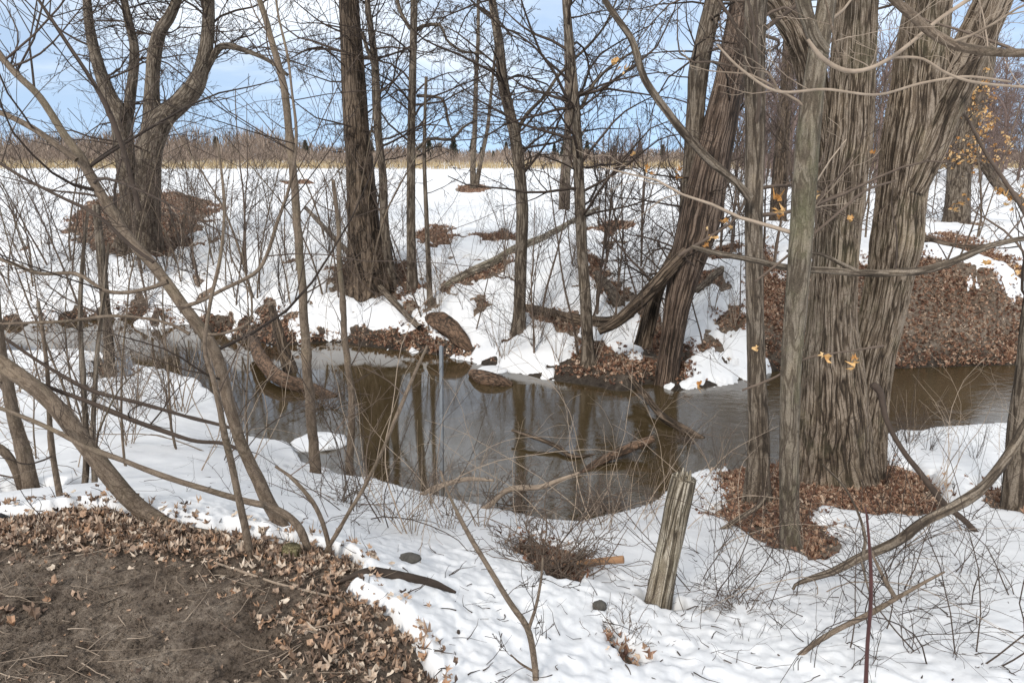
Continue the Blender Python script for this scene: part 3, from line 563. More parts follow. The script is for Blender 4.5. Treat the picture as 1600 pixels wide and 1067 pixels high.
nearstem('sapling', 'tall leaning sapling crossing the left of the view with long curving branches', 'sapling',
     [[(452,845,22.5),(425,795,21.2),(400,745,19.9),(376,690,17.9),(355,620,17.9),(338,560,17.9),(318,520,17.9),(288,478,17.3),(262,440,16.6),(240,410,16.6),(190,355,15.9),(155,300,14.6),(130,252,13.3),(95,205,11.3),(60,150,10.6),(20,110,9.9),(-30,50,8.6)],
      dict(p=[(284,480,8),(315,470,6),(350,452,6),(385,435,6),(405,420,6),(418,395,5.3),(432,350,5.3),(452,290,4.7),(463,215,5.3),(457,150,4),(450,90,4),(436,30,3.3),(430,-10,3.3)], dY=-.03),
      dict(p=[(262,440,8),(235,450,6),(200,457,6),(165,455,6),(140,440,6),(115,428,6),(60,428,6),(20,412,6),(-20,398,6)], dY=-.03, lean=.3),
      dict(p=[(296,522,6),(270,508,4.7),(230,498,4.7),(170,494,4.7),(90,502,4.7),(-10,506,4)], dY=-.02, lean=.3),
      dict(p=[(318,522,4.7),(345,522,4),(375,512,4),(392,500,3.3),(392,460,3.3),(380,440,2.6),(360,400,2)], dY=-.02),
      dict(p=[(240,410,5.3),(205,385,5.3),(150,335,5.3),(100,310,4.7),(40,280,4.7),(-10,250,4.7)], dY=-.08, bark=T_DARK),
      dict(p=[(218,330,7.3),(206,280,7.3),(190,225,7.3),(165,165,7.3),(140,120,6),(100,60,5.3),(60,0,4.7)], dY=-.06, bark=T_DARK),
      dict(p=[(120,250,8),(85,225,9.3),(50,200,9.3),(10,180,8.6),(-30,165,8)], dY=.05)],
     B_YOUNG, (452,845), n=6.5, ln=(.25, 1.3), lean=.1, tw=T_DARK, levels=((3, .6, .55), (3, .7, .5)))
nearstem('sapling', 'slim sapling rising straight from the leaves beside the tall leaning one', 'sapling', [[(392,872,12.2),(382,825,11.6),(372,780,10.9),(362,730,10.1),(350,680,10.1),(343,640,8.7),(332,590,7.9),(320,540,6.5),(330,470,5.8),(345,400,5.1),(350,320,4.3),(340,220,3.6)]], B_YOUNG, (392,872), n=2, tw=T_MID)
nearstem('sapling', 'low arching branch-like sapling reaching left across the snow from the mound end', 'sapling', [[(484,868,10.2),(470,830,11.9),(448,806,11.9),(420,792,11),(380,784,10.2),(320,765,9.3),(262,746,8.5),(200,722,7.6),(140,700,7.6),(70,665,6.8),(-20,630,6)]], B_YOUNG, (484,868), n=2, lean=.15, tw=T_DARK, ln=(.1, .5))
nearstem('shrub', 'dark pair of drooping whips crossing the snow on the left', 'shrub', [[(374,702,6),(345,692,6),(300,688,6),(230,664,7),(150,632,7),(60,598,6),(-20,556,6)], dict(p=[(366,670,5),(338,662,5),(290,650,5),(220,630,6),(140,608,6),(70,570,5),(10,530,5)], dY=.05)], T_DARK, None, Y=3.0, n=2.5, ln=(.1, .4), sink=0, lean=.2)
nearstem('sapling', 'pale diagonal sapling leaning right beside the end of the leafy mound', 'sapling', [[(506,868,7),(525,835,6),(548,795,6),(572,755,6),(600,700,5),(625,640,6),(650,580,5),(668,540,4)],
     dict(p=[(516,862,8),(505,820,7),(492,790,7),(478,770,6),(455,745,5),(430,728,4)])], B_YOUNG, (506,868), n=2.2, tw=T_MID)
nearstem('sapling', 'thick leaning sapling standing in the snow at the far left edge', 'sapling', [[(52,776,24),(42,730,21),(30,680,19),(16,620,17),(5,560,15),(-6,480,14),(-12,400,12)]], B_YOUNG, (52,776), n=2.4, ln=(.2, .8), tw=T_MID)
nearstem('sapling', 'bent sapling leaning out of view beside the thick one at the left edge', 'sapling', [[(36,770,13),(26,735,13),(10,708,12),(-20,690,12)]], B_YOUNG, (36,770), n=1, tw=T_MID)
nearstem('sapling', 'straight pale sapling with knobby bark rooted at the near shore left of the water', 'sapling', [[(491,745,18),(488,690,16),(484,620,15),(478,540,14),(472,450,13),(464,350,13),(457,260,12),(448,180,12),(436,110,11),(420,50,10),(402,-5,9)]], B_YOUNG, (491,745), n=2.6, ln=(.3, 1.1), ext=1.5, tw=T_MID, flare=.15)
nearstem('sapling', 'pair of slim grey stems standing in the snow left of the near shore', 'sapling', [[(132,768,10),(134,700,9),(130,600,8),(124,500,7),(128,420,6),(136,330,4)], [(148,768,9),(146,700,8),(150,600,7),(160,480,6),(170,380,4)]], B_GREY, (132,768), n=2.2, ln=(.2, .8), tw=T_MID)
nearstem('sapling', 'thin knotted stem rising between the leafy mound and the snow on the left', 'sapling', [[(96,794,11),(90,760,9),(82,700,8),(78,640,7),(74,560,6),(60,470,5)]], B_YOUNG, (96,794), n=2.2, tw=T_MID)
nearstem('sapling', 'slim reddish stem growing by the water in front of the far log', 'sapling', [[(548,742,14),(547,690,12),(548,620,11),(540,540,10),(535,470,9),(530,380,8),(520,280,6)]], B_YOUNG, (548,742), n=2.5, ln=(.2, .9), tw=T_MID)
nearstem('sapling', 'short brown stem standing on the snow point by the left bend of the stream', 'sapling', [[(172,592,18),(170,540,15),(164,470,14),(158,400,13),(150,320,11)]], B_GREY, (172,592), n=2, ln=(.3, 1.), tw=T_MID)
# ---- near right
nearstem('fallen_branch', 'long thick bowed branch rising from the snow at the right edge', 'branch', [[(1240,915,4.3),(1262,905,8.5),(1300,893,11.5),(1345,870,14),(1400,845,15.2),(1450,812,15.2),(1500,785,15.2),(1545,755,15.2),(1580,712,14.6),(1612,655,13.4),(1660,590,12.2)],
     dict(p=[(1348,868,5.5),(1352,840,4.8),(1340,800,3.7),(1318,760,3),(1285,725,2.4)], dY=-.02), dict(p=[(1345,872,3),(1352,900,3),(1360,930,2.4)], dY=-.02)], B_GREY, (1250,912), Y=3.1, n=1.5, ln=(.1, .4), tw=T_DARK, sink=.02)
nearstem('fallen_branch', 'long thin branch lying diagonally over the snow at lower right', 'branch', [[(1195,1075,6.8),(1230,1040,7.5),(1275,1003,8.2),(1310,982,8.2),(1360,958,7.5),(1400,935,6.8),(1440,912,5.2),(1476,893,3)],
     dict(p=[(1400,935,6),(1385,910,6),(1375,890,5.2),(1362,862,3.8)])], B_YOUNG, (1200,1060), Y=2.3, n=2, ln=(.1, .3), tw=T_DARK, sink=0)
nearstem('stake', 'thin dark reddish upright stake in front of the snow at lower right', 'stake', [[(1352,1085,7),(1356,1010,6),(1361,930,6),(1360,870,5),(1354,800,3),(1352,792,2)]], plain_mat('dark_red_stem', (.03,.012,.012), (.09,.035,.03), 40, .4), None, Y=1.75, n=0, sink=.2)
nearstem('sapling', 'young forked sapling in the snow at the bottom middle of the view', 'sapling', [[(837,1085,10),(836,1040,10),(825,985,10),(800,945,9),(770,895,8),(745,855,7),(722,815,6),(700,770,4),(688,735,3)],
     dict(p=[(825,985,6),(838,945,5),(846,900,4),(848,870,3)]), dict(p=[(768,893,5),(742,855,4),(725,825,3),(712,800,3)], dY=.02), dict(p=[(833,1048,4),(812,1035,3),(798,1022,2)])], B_YOUNG, None, Y=2.0, n=1.6, ln=(.08, .25), tw=T_DARK, sink=.3)
nearstem('branch', 'long curved grey branch hanging level across the trunks of the huge tree', 'branch', [[(1080,385,6),(1120,395,8),(1170,405,9),(1230,418,10),(1300,424,11),(1370,427,12),(1430,424,13),(1480,412,12),(1520,396,10),(1560,380,9),(1620,368,7)],
     dict(p=[(1340,424,7),(1310,410,6),(1280,396,5),(1230,392,4)])], B_GREY, None, Y=4.3, n=3, ln=(.2, .7), tw=T_MID, sink=0)
nearstem('branch', 'smooth pale branch sweeping down across the top right corner', 'branch', [[(1380,-15,11),(1420,20,13),(1460,52,14),(1500,72,14),(1550,82,13),(1620,84,13)], dict(p=[(1290,0,3),(1310,90,4)])
     ], B_YOUNG, None, Y=3.2, n=1, ln=(.2, .6), tw=T_PALE, sink=0)
nearstem('branch', 'thin pale curved branch looping in front of the upper trunks', 'branch', [[(1262,62,5),(1285,92,7),(1320,110,7),(1355,108,6),(1395,88,6),(1430,62,6),(1470,30,6),(1530,-10,6)],
     dict(p=[(1395,90,4),(1440,92,4),(1480,115,4),(1530,130,4),(1620,138,4)])], T_PALE, None, Y=3.4, n=2, ln=(.2, .6), tw=T_PALE, sink=0)
nearstem('branch', 'thin pale branch arching low across the middle of the trunks', 'branch', [[(1120,70,3),(1160,110,4),(1215,143,4),(1290,140,4),(1370,148,4),(1440,130,4),(1510,120,4),(1580,128,3)]], T_PALE, None, Y=3.6, n=3, ln=(.2, .6), tw=T_PALE, sink=0)
nearstem('branch', 'long dark crooked limb leaning against the right side of the huge tree', 'branch', [[(1545,852,8),(1510,815,9),(1475,785,10),(1440,740,9),(1410,700,8),(1385,655,8),(1375,615,10),(1362,600,9)]], T_DARK, (1540,850), n=2, ln=(.1, .5), tw=T_DARK, sink=.02, lean=.5)
nearstem('fallen_branch', 'short bare branch propped on the leaves by the foot of the slender tree', 'branch', [[(1100,842,6),(1130,825,8),(1160,806,8),(1185,790,8),(1200,770,7)]], B_GREY, (1100,842), n=1, ln=(.05, .2), tw=T_DARK, sink=0)

# ---- logs, stumps and posts
def log(name, label, cat, pts, bark, ends=None, sides=20, rough=.14, dY=0, zs=None, n=0, capmat=None, dense=60):
    "pts: (px,py,width,z above ground or absolute) - laid on the ground at each pixel"
    p = np.array([q[:3] for q in pts], float); seed_[0] += 1; rng = np.random.RandomState(seed_[0])
    g0 = G(p[:, 0], p[:, 1]) if zs is None else Pz(p[:, 0], p[:, 1], np.array(zs))
    r = p[:, 2]*.5*fdepth(g0)/F; g0[:, 2] += (r*.35 + np.maximum(0, samp(ST, g0[:, 0], g0[:, 1])) + .004) if zs is None else 0
    s = np.concatenate([g0, r[:, None]], 1); org = s[0, :3].copy(); gg = Geo()
    c = add_stem(gg, s, sides, 10, rough, 0, seed_[0], dense); 
    cap0 = c[0, :3]; ringi = np.arange(sides); gg.add(cap0[None], None, None)
    o = link(name, None if False else gg.mesh(name, bark, True, org)); o.location = org
    # closing disc on the near end
    if n:
        rt = empty(name, tuple(org), label, cat); o.name = 'trunk'; rt.name = name; o.parent = rt; o.location = (0, 0, 0)
        g2 = Geo(); sidetwigs(g2, rng, c, n, (.15, .5), .1, .95, ((2, .7, .5), (2, .7, .5)), rmin=.002); link('twigs', g2.mesh('twigs', T_MID, True, org), rt); return rt
    tag(o, label, cat); return o
log('fallen_log', 'long weathered log lying diagonally on the snowy far bank', 'log', [(694,452,12),(730,432,16),(770,415,17),(805,398,14),(850,378,12),(900,350,9),(935,330,6)], WOOD)
log('fallen_log', 'thin slanting log running down from the stout dark tree to the shore', 'log', [(655,512,9),(625,482,10),(595,450,10),(565,415,9),(520,370,8),(478,325,6)], B_GREY, zs=[.35,.6,.85,1.1,1.5,1.9], n=6)
log('hollow_log', 'broken reddish hollow log end poking from the bank above the water', 'log', [(668,496,10),(678,502,24),(698,514,30),(718,530,26),(736,548,12)], ROT, zs=[.46,.43,.36,.25,.08], rough=.7)
log('floating_log', 'snow-capped log lying in the water under the far shore', 'log', [(738,583,14),(755,590,24),(780,597,22),(800,603,12)], ROT, zs=[.04,.06,.03,-.02], rough=.2)
log('sunken_branch', 'dead branch with yellow broken bark rising out of the stream', 'branch', [(900,745,6),(930,725,12),(965,708,14),(1000,693,14),(1022,684,10)], ROT, zs=[-.03,.02,.08,.14,.2], n=8)
log('sunken_branch', 'thin crooked dark branch in the middle of the stream', 'branch', [(800,672,4),(830,682,6),(865,695,7),(895,712,7),(930,712,6)], B_BROWN, zs=[.12,.1,.06,.02,-.02], n=7)
log('sunken_branch', 'dark snagged branch trailing from the far shore into the stream', 'branch', [(985,590,10),(1010,620,10),(1035,650,12),(1065,668,12),(1100,686,8)], B_BROWN, zs=[.3,.15,.08,.04,-.02], n=12)
log('fallen_log', 'mossy brown log sloping into the water by the left bend', 'log', [(392,520,14),(408,560,20),(440,592,22),(480,605,20),(525,622,12)], ROT, zs=[.30,.22,.12,.05,-.03], n=10)
log('dead_stump', 'dark snapped stem standing out of the water at the left bend', 'stump', [(456,590,26),(448,560,20),(436,520,16),(425,480,12)], B_BROWN, zs=[-.1,.15,.55,.9], n=3)
log('fallen_log', 'old grey log half buried under leaves beside the crooked slender tree', 'log', [(822,484,14),(860,495,20),(900,505,22),(950,515,20),(985,500,16)], B_BROWN)
log('fallen_log', 'mossy short log leaning behind the crooked slender tree', 'log', [(932,432,14),(950,455,20),(968,485,16)], B_GREY)
log('fallen_branch', 'bent dead limb arching over the snow left of the leaning split tree', 'branch', [(920,420,8),(925,395,10),(945,384,12),(985,384,12),(1005,400,13),(1040,410,14)], B_BROWN, zs=[.9,1.15,1.27,1.27,1.15,1.05], n=8)
log('fallen_log', 'thin broken pole lying on leaves left of the slender tree', 'log', [(1062,470,10),(1090,455,12),(1120,430,12),(1128,422,10)], B_GREY)
log('fallen_log', 'long dark log on the leafy right bank behind the huge tree', 'log', [(1430,375,10),(1480,388,14),(1530,392,14),(1600,382,12)], B_BROWN, n=6)
log('stick', 'dark wet stick lying on the snow beside the leafy mound', 'stick', [(522,915,5),(570,918,10),(600,925,16),(640,932,15),(675,940,12),(712,952,4)], T_DARK, rough=.3)
log('stick', 'broken orange-brown branch end poking from the brush pile', 'stick', [(885,882,10),(905,879,11),(940,876,11),(972,873,12)], plain_mat('fresh_wood', (.25,.13,.07), (.55,.33,.18), 30), zs=[.95,1.0,1.05,1.08])
log('stick', 'small dark twig stub standing in the snow near the bottom', 'stick', [(725,1028,8),(718,1010,6),(716,985,5)], T_DARK, zs=[1.40,1.48,1.56])
log('branch', 'pale bare branch reaching over the water from the near shore', 'branch', [(640,785,5),(662,770,7),(690,758,8),(730,748,7),(772,750,4)], T_PALE, zs=[.05,.12,.2,.3,.36], n=3)
log('branch', 'pale crooked branch lying out over the near edge of the pool', 'branch', [(735,804,7),(765,790,8),(795,765,9),(845,760,8),(880,748,6),(905,738,3)], T_PALE, zs=[.08,.12,.2,.25,.35,.4], n=5)
log('stick', 'thin grey sticks trailing over the mud at the mound end', 'stick', [(335,880,3),(380,895,4),(430,912,4),(480,925,4),(535,938,4)], T_PALE)
# wooden fence post
b = G([1030], [958])[0]; rt = empty('fence_post', tuple(b), 'weathered grey wooden fence post leaning slightly in the snow', 'post'); g = Geo()
s = stem_w([(1024,965,44),(1030,930,42),(1040,880,41),(1050,830,39),(1060,780,38),(1068,746,36)], b[1]); add_stem(g, s, 30, 60, .16, 0, 5, 80, cap=True); link('post_shaft', g.mesh('post_shaft', WOOD, True, b), rt)
g = Geo(); rng = np.random.RandomState(3); tp = s[-1, :3]; M = 14; an = rng.uniform(0, 6.28, M); st = tp + np.stack([np.cos(an), np.sin(an), 0*an], 1)*s[-1, 3]*rng.uniform(.3, .85, (M, 1)) - [0, 0, .01]
p_, r_ = grow(rng, st, np.tile([.12, 0, 1.], (M, 1)), rng.uniform(.02, .055, M), rng.uniform(.006, .014, M), 4, .05, 0); g.tubes(p_, r_, 5); link('splintered_top', g.mesh('splintered_top', WOOD, True, b), rt)
# metal stake in the stream
b = P(689., 752., Pz(689., 752., 0.)[1]); rt = empty('metal_stake', (b[0], b[1], 0), 'straight grey metal stake standing upright in the stream', 'stake'); g = Geo()
p0 = b.copy(); Yb = b[1]; top = P(689., 540., Yb); p0[2] = -.5
wd = 3.6*.5*fdepth(b)/F
def box_tube(g, a, c, hw, hd):
    g.tubes(np.array([[a, (a+c)/2, c]]), np.full((1, 3), hw*1.3), 4, PI/4, cap=True)
box_tube(g, p0, top, wd, wd); link('shaft', g.mesh('shaft', METAL, False, np.array([b[0], b[1], 0])), rt)
g = Geo(); fl = p0 + [0, wd*1.2, 0]; ft = top + [0, wd*1.2, -.01]; hw = wd*1.7; vv = []
for q in (fl, ft): vv += [q+[-hw, 0, 0], q+[hw, 0, 0], q+[hw, wd*.35, 0], q+[-hw, wd*.35, 0]]
g.add(np.array(vv), [[0,1,5,4],[1,2,6,5],[2,3,7,6],[3,0,4,7],[4,5,6,7],[3,2,1,0]]); link('flange', g.mesh('flange', METAL, False, np.array([b[0], b[1], 0])), rt)
# lumps
def lump(name, label, cat, px, py, w_, h_, m_, dz=0, seed=1, up=.8):
    b = G([px], [py])[0]; dpt = fdepth(b); rx = w_*.5*dpt/F; rz = h_*.5*dpt/F*up; g = Geo(); nu, nv = 24, 14
    u = np.arange(nu)*2*PI/nu; v = np.linspace(.02, PI-.02, nv); U, V = np.meshgrid(u, v)
    k = 1 + .7*fbm(np.cos(U)*np.sin(V)*1.7+seed*7, np.sin(U)*np.sin(V)*1.7+V*1.3, 4); vv = np.stack([np.cos(U)*np.sin(V)*rx*k, np.sin(U)*np.sin(V)*rx*.8*k, np.cos(V)*rz*k + rz*.3 + dz], -1).reshape(-1, 3)
    i = np.arange(nv-1)[:, None]*nu; j = np.arange(nu)[None]; j2 = (j+1) % nu
    g.add(vv, np.stack([i+j, i+nu+j, i+nu+j2, i+j2], -1).reshape(-1, 4)); o = link(name, g.mesh(name, m_)); o.location = tuple(b + [0, 0, .01 + max(0, float(samp(ST, b[:1], b[1:2])[0]))]); tag(o, label, cat); return o
DARKR = plain_mat('dark_clod', (.035, .032, .028), (.12, .11, .095), 60, .9, 0, 1, .01)
ROCK = plain_mat('grey_stone', (.10, .09, .08), (.26, .24, .22), 14, .85, 0, .8, .01)
lump('earth_clod', 'flat dark clod sitting on the snow right of the mound', 'clod', 641, 900, 34, 16, DARKR, seed=2)
lump('stone', 'rounded grey stone in the snow at the foot of the fence post', 'stone', 1056, 968, 46, 24, ROCK, seed=3, dz=-.02)
lump('stone', 'small dark stone beside the twig clump at the bottom middle', 'stone', 936, 975, 22, 22, DARKR, seed=4)
lump('bucket_remnant', 'black rounded object at the left edge of the mound', 'debris', -2, 822, 34, 30, plain_mat('black_plastic', (.006,.006,.006), (.02,.02,.02), 30, .4), seed=5)
lump('snow_block', 'small block of ice and snow in the water by the near shore', 'ice', 500, 697, 80, 26, SNOW, dz=.0, seed=6)
g = Geo(); b = G([455], [872])[0]; add_stem(g, np.array([[*(b-[0,0,.05]), .045], [*(b+[0,0,.0]), .042], [*(b+[.004,0,.055]), .04]]), 20, 30, .1, 0, 3, 20, cap=True)
o = link('cut_stump', g.mesh('cut_stump', bark_mat('mossy_wood', (.06,.05,.02), (.17,.14,.07), (.30,.26,.14), 60, .4, .004), True, b)); o.location = b; tag(o, 'small mossy cut stump among the leaves at the end of the mound', 'stump')
# snow cap on the floating log
sc_ = lump('snow_cap', None, None, 768, 588, 52, 12, SNOW, dz=.07, seed=9)
fl_ = [o for o in C.objects if o.name == 'floating_log'][0]; sc_.parent = fl_; sc_.location = sc_.location - fl_.location
rng = np.random.RandomState(77); n = 15000; q = G(rng.uniform(-80, 660, n), 850 + 230*rng.rand(n)); q = q[segdist(q[:, 0], q[:, 1], BARE['mound'], True) < -.03]; g = Geo(); n = len(q)
oc = np.array([[1,0,0],[-1,0,0],[0,1,0],[0,-1,0],[0,0,.8],[0,0,-.8]], float); v = oc[None]*rng.uniform(.4, 1.3, (n, 6, 1))*(.003 + .012*rng.rand(n)**4)[:, None, None]
v = (v + rng.normal(0, .0012, (n, 6, 3)) + q[:, None, :]).reshape(-1, 3); tr = np.array([[0,2,4],[2,1,4],[1,3,4],[3,0,4],[2,0,5],[1,2,5],[3,1,5],[0,3,5]])
g.add(v, None, (tr[None] + (np.arange(n)*6)[:, None, None]).reshape(-1, 3)); tag(link('soil_crumbs', g.mesh('soil_crumbs', SOIL, False)), 'brown crumbs of earth scattered over the bare mud', 'soil', None, 'stuff')

# ------------------------------------------------------------------ leaves
LSH = []
for k in range(6):
    rg = np.random.RandomState(k+40); n = 10; a = np.arange(n)*2*PI/n; r = np.where(np.arange(n) % 2 == 0, 1., rg.uniform(.5, .85))*rg.uniform(.65, 1.15, n); r[5] *= .6
    x, y = r*np.cos(a)*.5, r*np.sin(a)*.5; cu = rg.uniform(-1.8, 2.2); z = cu*(x*x) + rg.uniform(-1.2, 2.)*(y*y) + rg.normal(0, .10, n)
    LSH.append(np.concatenate([[[0, 0, 0]], np.stack([x, y, z], 1)]))
LSH = np.array(LSH); LT = np.stack([np.zeros(10, int), np.arange(10)+1, (np.arange(10)+1) % 10+1], 1)
def leafset(g, rng, pos, size, tilt=.5):
    n = len(pos); sh = LSH[rng.randint(0, len(LSH), n)]*(size*rng.uniform(.55, 1.3, n))[:, None, None]; sh = sh*np.array([1, 1, 1.])*rng.uniform([.35, .6, .4], [1, 1, 1.8], (n, 3))[:, None, :]
    az = rng.uniform(0, 2*PI, n); tx = rng.normal(0, tilt, n); ty = rng.normal(0, tilt, n)
    def rot(v, a, i, j):
        c, s = np.cos(a)[:, None], np.sin(a)[:, None]; o = v.copy(); o[..., i] = v[..., i]*c - v[..., j]*s; o[..., j] = v[..., i]*s + v[..., j]*c; return o
    sh = rot(rot(rot(sh, az, 0, 1), tx, 1, 2), ty, 0, 2); v = (sh + pos[:, None, :]).reshape(-1, 3)
    t = (LT[None] + (np.arange(n)*11)[:, None, None]).reshape(-1, 3); g.add(v, None, t, v + np.repeat(rng.rand(n, 3)*9, 11, 0))
def inpoly(rng, pl, n):
    lo, hi = pl.min(0), pl.max(0); out = np.zeros((0, 2))
    for _ in range(60):
        q = rng.uniform(lo, hi, (n*2, 2)); d = segdist(q[:, 0], q[:, 1], pl, True); out = np.concatenate([out, q[d < 0]])
        if len(out) >= n: break
    return out[:n]
def litter(label, keys, dens_, size, m_, seed, polys=None, pile=.03, tilt=.5, cap_=9000, spill=.04):
    rng = np.random.RandomState(seed); g = Geo()
    for k in keys:
        pl = polys[k] if polys else BARE[k]; xx, yy = pl[:, 0], pl[:, 1]; ar = abs((xx*np.roll(yy, -1) - yy*np.roll(xx, -1)).sum())/2
        n = int(min(cap_, dens_*ar)); q = inpoly(rng, pl, n); 
        if not len(q): continue
        q = q + rng.normal(0, spill, q.shape); hz = np.maximum(H(*q.T), 0)
        hz = np.maximum(hz, samp(SZ, q[:, 0], q[:, 1])); ok = hz > .005
        pos = np.concatenate([q, (hz + .006 + rng.exponential(pile, len(q))*.5)[:, None]], 1)[ok]; leafset(g, rng, pos, size, tilt)
    o = link('leaf_litter', g.mesh('leaf_litter', m_, False)); tag(o, label, 'leaves', None, 'stuff'); return o
def wp(v): return G(*np.array(v, float).T)[:, :2]
ML = {'rim': wp([(-60,822),(60,812),(130,800),(230,818),(330,835),(440,850),(520,868),(562,892),(540,905),(450,880),(330,868),(200,862),(60,862),(-60,858)]),
      'rim2': wp([(0,816),(130,803),(240,822),(330,838),(330,850),(200,846),(60,842),(0,840)]),
      'right': wp([(450,868),(540,880),(560,892),(548,915),(520,925),(500,920),(400,884)]),
      'side': wp([(440,960),(520,930),(560,940),(612,962),(640,1000),(670,1040),(690,1090),(520,1090),(470,1030)]),
      'clump': wp([(-10,935),(60,915),(140,930),(140,965),(60,975),(-10,975)])}
litter('tan and brown maple leaves heaped along the far rim of the mound', ['rim', 'rim2', 'right', 'side'], 2600, .045, LEAF, 1, ML, .014, .30, 8000, .07)
litter('small cluster of pale leaves lying on the bare mud of the mound', ['clump'], 350, .06, LEAF, 2, ML, .01, .35)
litter('broken leaf bits thinning out from the rim across the mud', ['fringe'], 500, .03, LEAF, 31, {'fringe': wp([(-60,850),(330,860),(480,890),(560,930),(600,1000),(640,1090),(430,1090),(420,990),(330,900),(200,880),(-60,890)])}, .004, .35)
litter('few scattered leaf scraps strewn over the bare mud', ['mound'], 130, .022, LEAF, 3, None, .002, .3)
litter('russet leaf bed around the foot of the huge double-stemmed tree', ['bigtree', 'rightedge'], 2400, .055, LEAF_R, 4, None, .015, .4, 14000, .08)
litter('russet leaves mixed into the brush pile and bottom bank', ['brush', 's10'], 2200, .05, LEAF_R, 5, None, .02, .5)
litter('red brown leaves blanketing the steep right bank beyond the stream', ['slope', 'slope2'], 1500, .075, LEAF_R, 6, None, .02, .45, 45000, .08)
litter('leaves lying in the melted patches of the far bank', ['oak', 'oak2', 'b1', 'b6', 's1', 's2', 'ss', 'b7', 's3', 's4', 's5', 's6', 's7', 's8', 's9', 'b5', 'lbank', 's11'], 520, .085, LEAF_R, 7, None, .02, .5)
litter('brown leaves covering the mound of the broad many-stemmed tree', ['maple', 'b2', 'b3', 'b4'], 300, .09, LEAF_R, 8, None, .03, .6)
# melt hole leaves
rng = np.random.RandomState(9); q = np.stack([rng.uniform(-16, 16, 60000), rng.uniform(9, 19, 60000)], 1)
hz = H(*q.T); st_ = samp(ST, *q.T); ok = (hz > .05) & (st_ < -.005); q = q[ok][:16000]
g = Geo(); leafset(g, rng, np.concatenate([q, (hz[ok][:16000]+.015)[:, None]], 1), .08, .45); tag(link('leaf_litter', g.mesh('leaf_litter', LEAF_R, False)), 'leaves showing through small holes melted in the far snow', 'leaves', None, 'stuff')
# debris on snow
rng = np.random.RandomState(12); n = 1300; px = rng.uniform(-100, 1700, n); py = 300 + 790*rng.rand(n)**.8; q = G(px, py); hz = samp(SZ, q[:, 0], q[:, 1]); ok = (hz > .03); q = q[ok]; q[:, 2] = hz[ok] + .004
az = rng.uniform(0, 2*PI, len(q)); g = Geo(); p_, r_ = grow(rng, q, np.stack([np.cos(az), np.sin(az), rng.uniform(-.05, .25, len(q))], 1), rng.uniform(.02, .16, len(q)), rng.uniform(.001, .0035, len(q)), 5, .2, 0); g.tubes(p_, r_, 3)
tag(link('twig_litter', g.mesh('twig_litter', T_DARK)), 'small dark broken twigs sprinkled over the snow and mud', 'twigs', None, 'stuff')
rng = np.random.RandomState(13); n = 170; q = G(rng.uniform(-60, 640, n), rng.uniform(870, 1075, n)); q[:, 2] += .008; az = rng.uniform(0, 2*PI, len(q)); g = Geo()
p_, r_ = grow(rng, q, np.stack([np.cos(az), np.sin(az)*.5, rng.uniform(-.03, .08, len(q))], 1), rng.uniform(.03, .22, len(q)), rng.uniform(.0008, .0025, len(q)), 5, .1, 0); g.tubes(p_, r_, 3)
tag(link('straw_litter', g.mesh('straw_litter', T_PALE)), 'pale straw and thin twigs lying on the bare mud', 'straw', None, 'stuff')
# golden leaves still clinging
def clinging(parent, clusters, Y, size, seed, dn=1):
    rng = np.random.RandomState(seed); g = Geo(); org = np.array(parent.location)
    for (px, py, sp, n) in clusters:
        q = P(px + rng.normal(0, sp, n), py + rng.normal(0, sp*1.2, n), Y + rng.normal(0, .12*Y/8, n)); leafset(g, rng, q, size, 1.2)
    link('leaves', g.mesh('leaves', LEAF_Y, False, org), parent)
for o in [x for x in C.objects if x.get('label', '').startswith('broad distant tree')]:
    clinging(o, [(1528,110,8,40),(1535,135,8,34),(1525,165,10,44),(1540,190,10,50),(1530,210,8,44),(1560,230,12,34),(1520,235,10,50),(1500,240,10,34),(1575,228,5,8),(1478,245,8,14),(1545,150,8,22),(1515,260,8,18)], o.location.y-.3, .13, 5)
def leafy_branch(label, stems, Y, cl, seed):
    r0, _ = nearstem('branch', label, 'branch', stems, T_MID, None, Y=Y, n=2.5, ln=(.15, .5), tw=T_MID, sink=0); clinging(r0, cl, Y, .075, seed); return r0
leafy_branch('thin twig with a few golden leaves before the huge trunk', [[(1400,282,3),(1350,300,4),(1290,350,4),(1230,400,4),(1180,440,3)]], 4.0, [(1275,305,3,3),(1328,345,3,2),(1222,333,4,4),(1215,312,3,2),(1245,410,3,2),(1365,238,3,2)], 21)
leafy_branch('low fine twig with golden leaves hanging over the water', [[(1380,540,4),(1330,548,3),(1260,560,3),(1210,590,3),(1160,610,3)]], 4.0, [(1290,555,3,2),(1335,565,4,3),(1180,548,3,2),(1090,605,3,2)], 22)
leafy_branch('dark twig with golden leaves at the right edge of the view', [[(1640,420,6),(1600,330,7),(1560,270,6),(1540,240,5),(1500,170,4),(1472,178,4)]], 6.5, [(1575,315,6,6),(1600,300,8,8),(1560,300,4,4),(1545,410,4,5),(1590,425,4,5),(1490,325,5,5),(1505,315,4,4)], 23)
leafy_branch('tangled twigs with a few orange leaves beside the slender tree', [[(1060,400,5),(1110,370,5),(1150,340,4),(1170,300,4)]], 6.5, [(1110,370,6,7),(1135,350,5,6),(1010,265,3,3),(1060,270,3,3),(990,240,3,2),(965,100,3,2),(977,108,3,2)], 24)

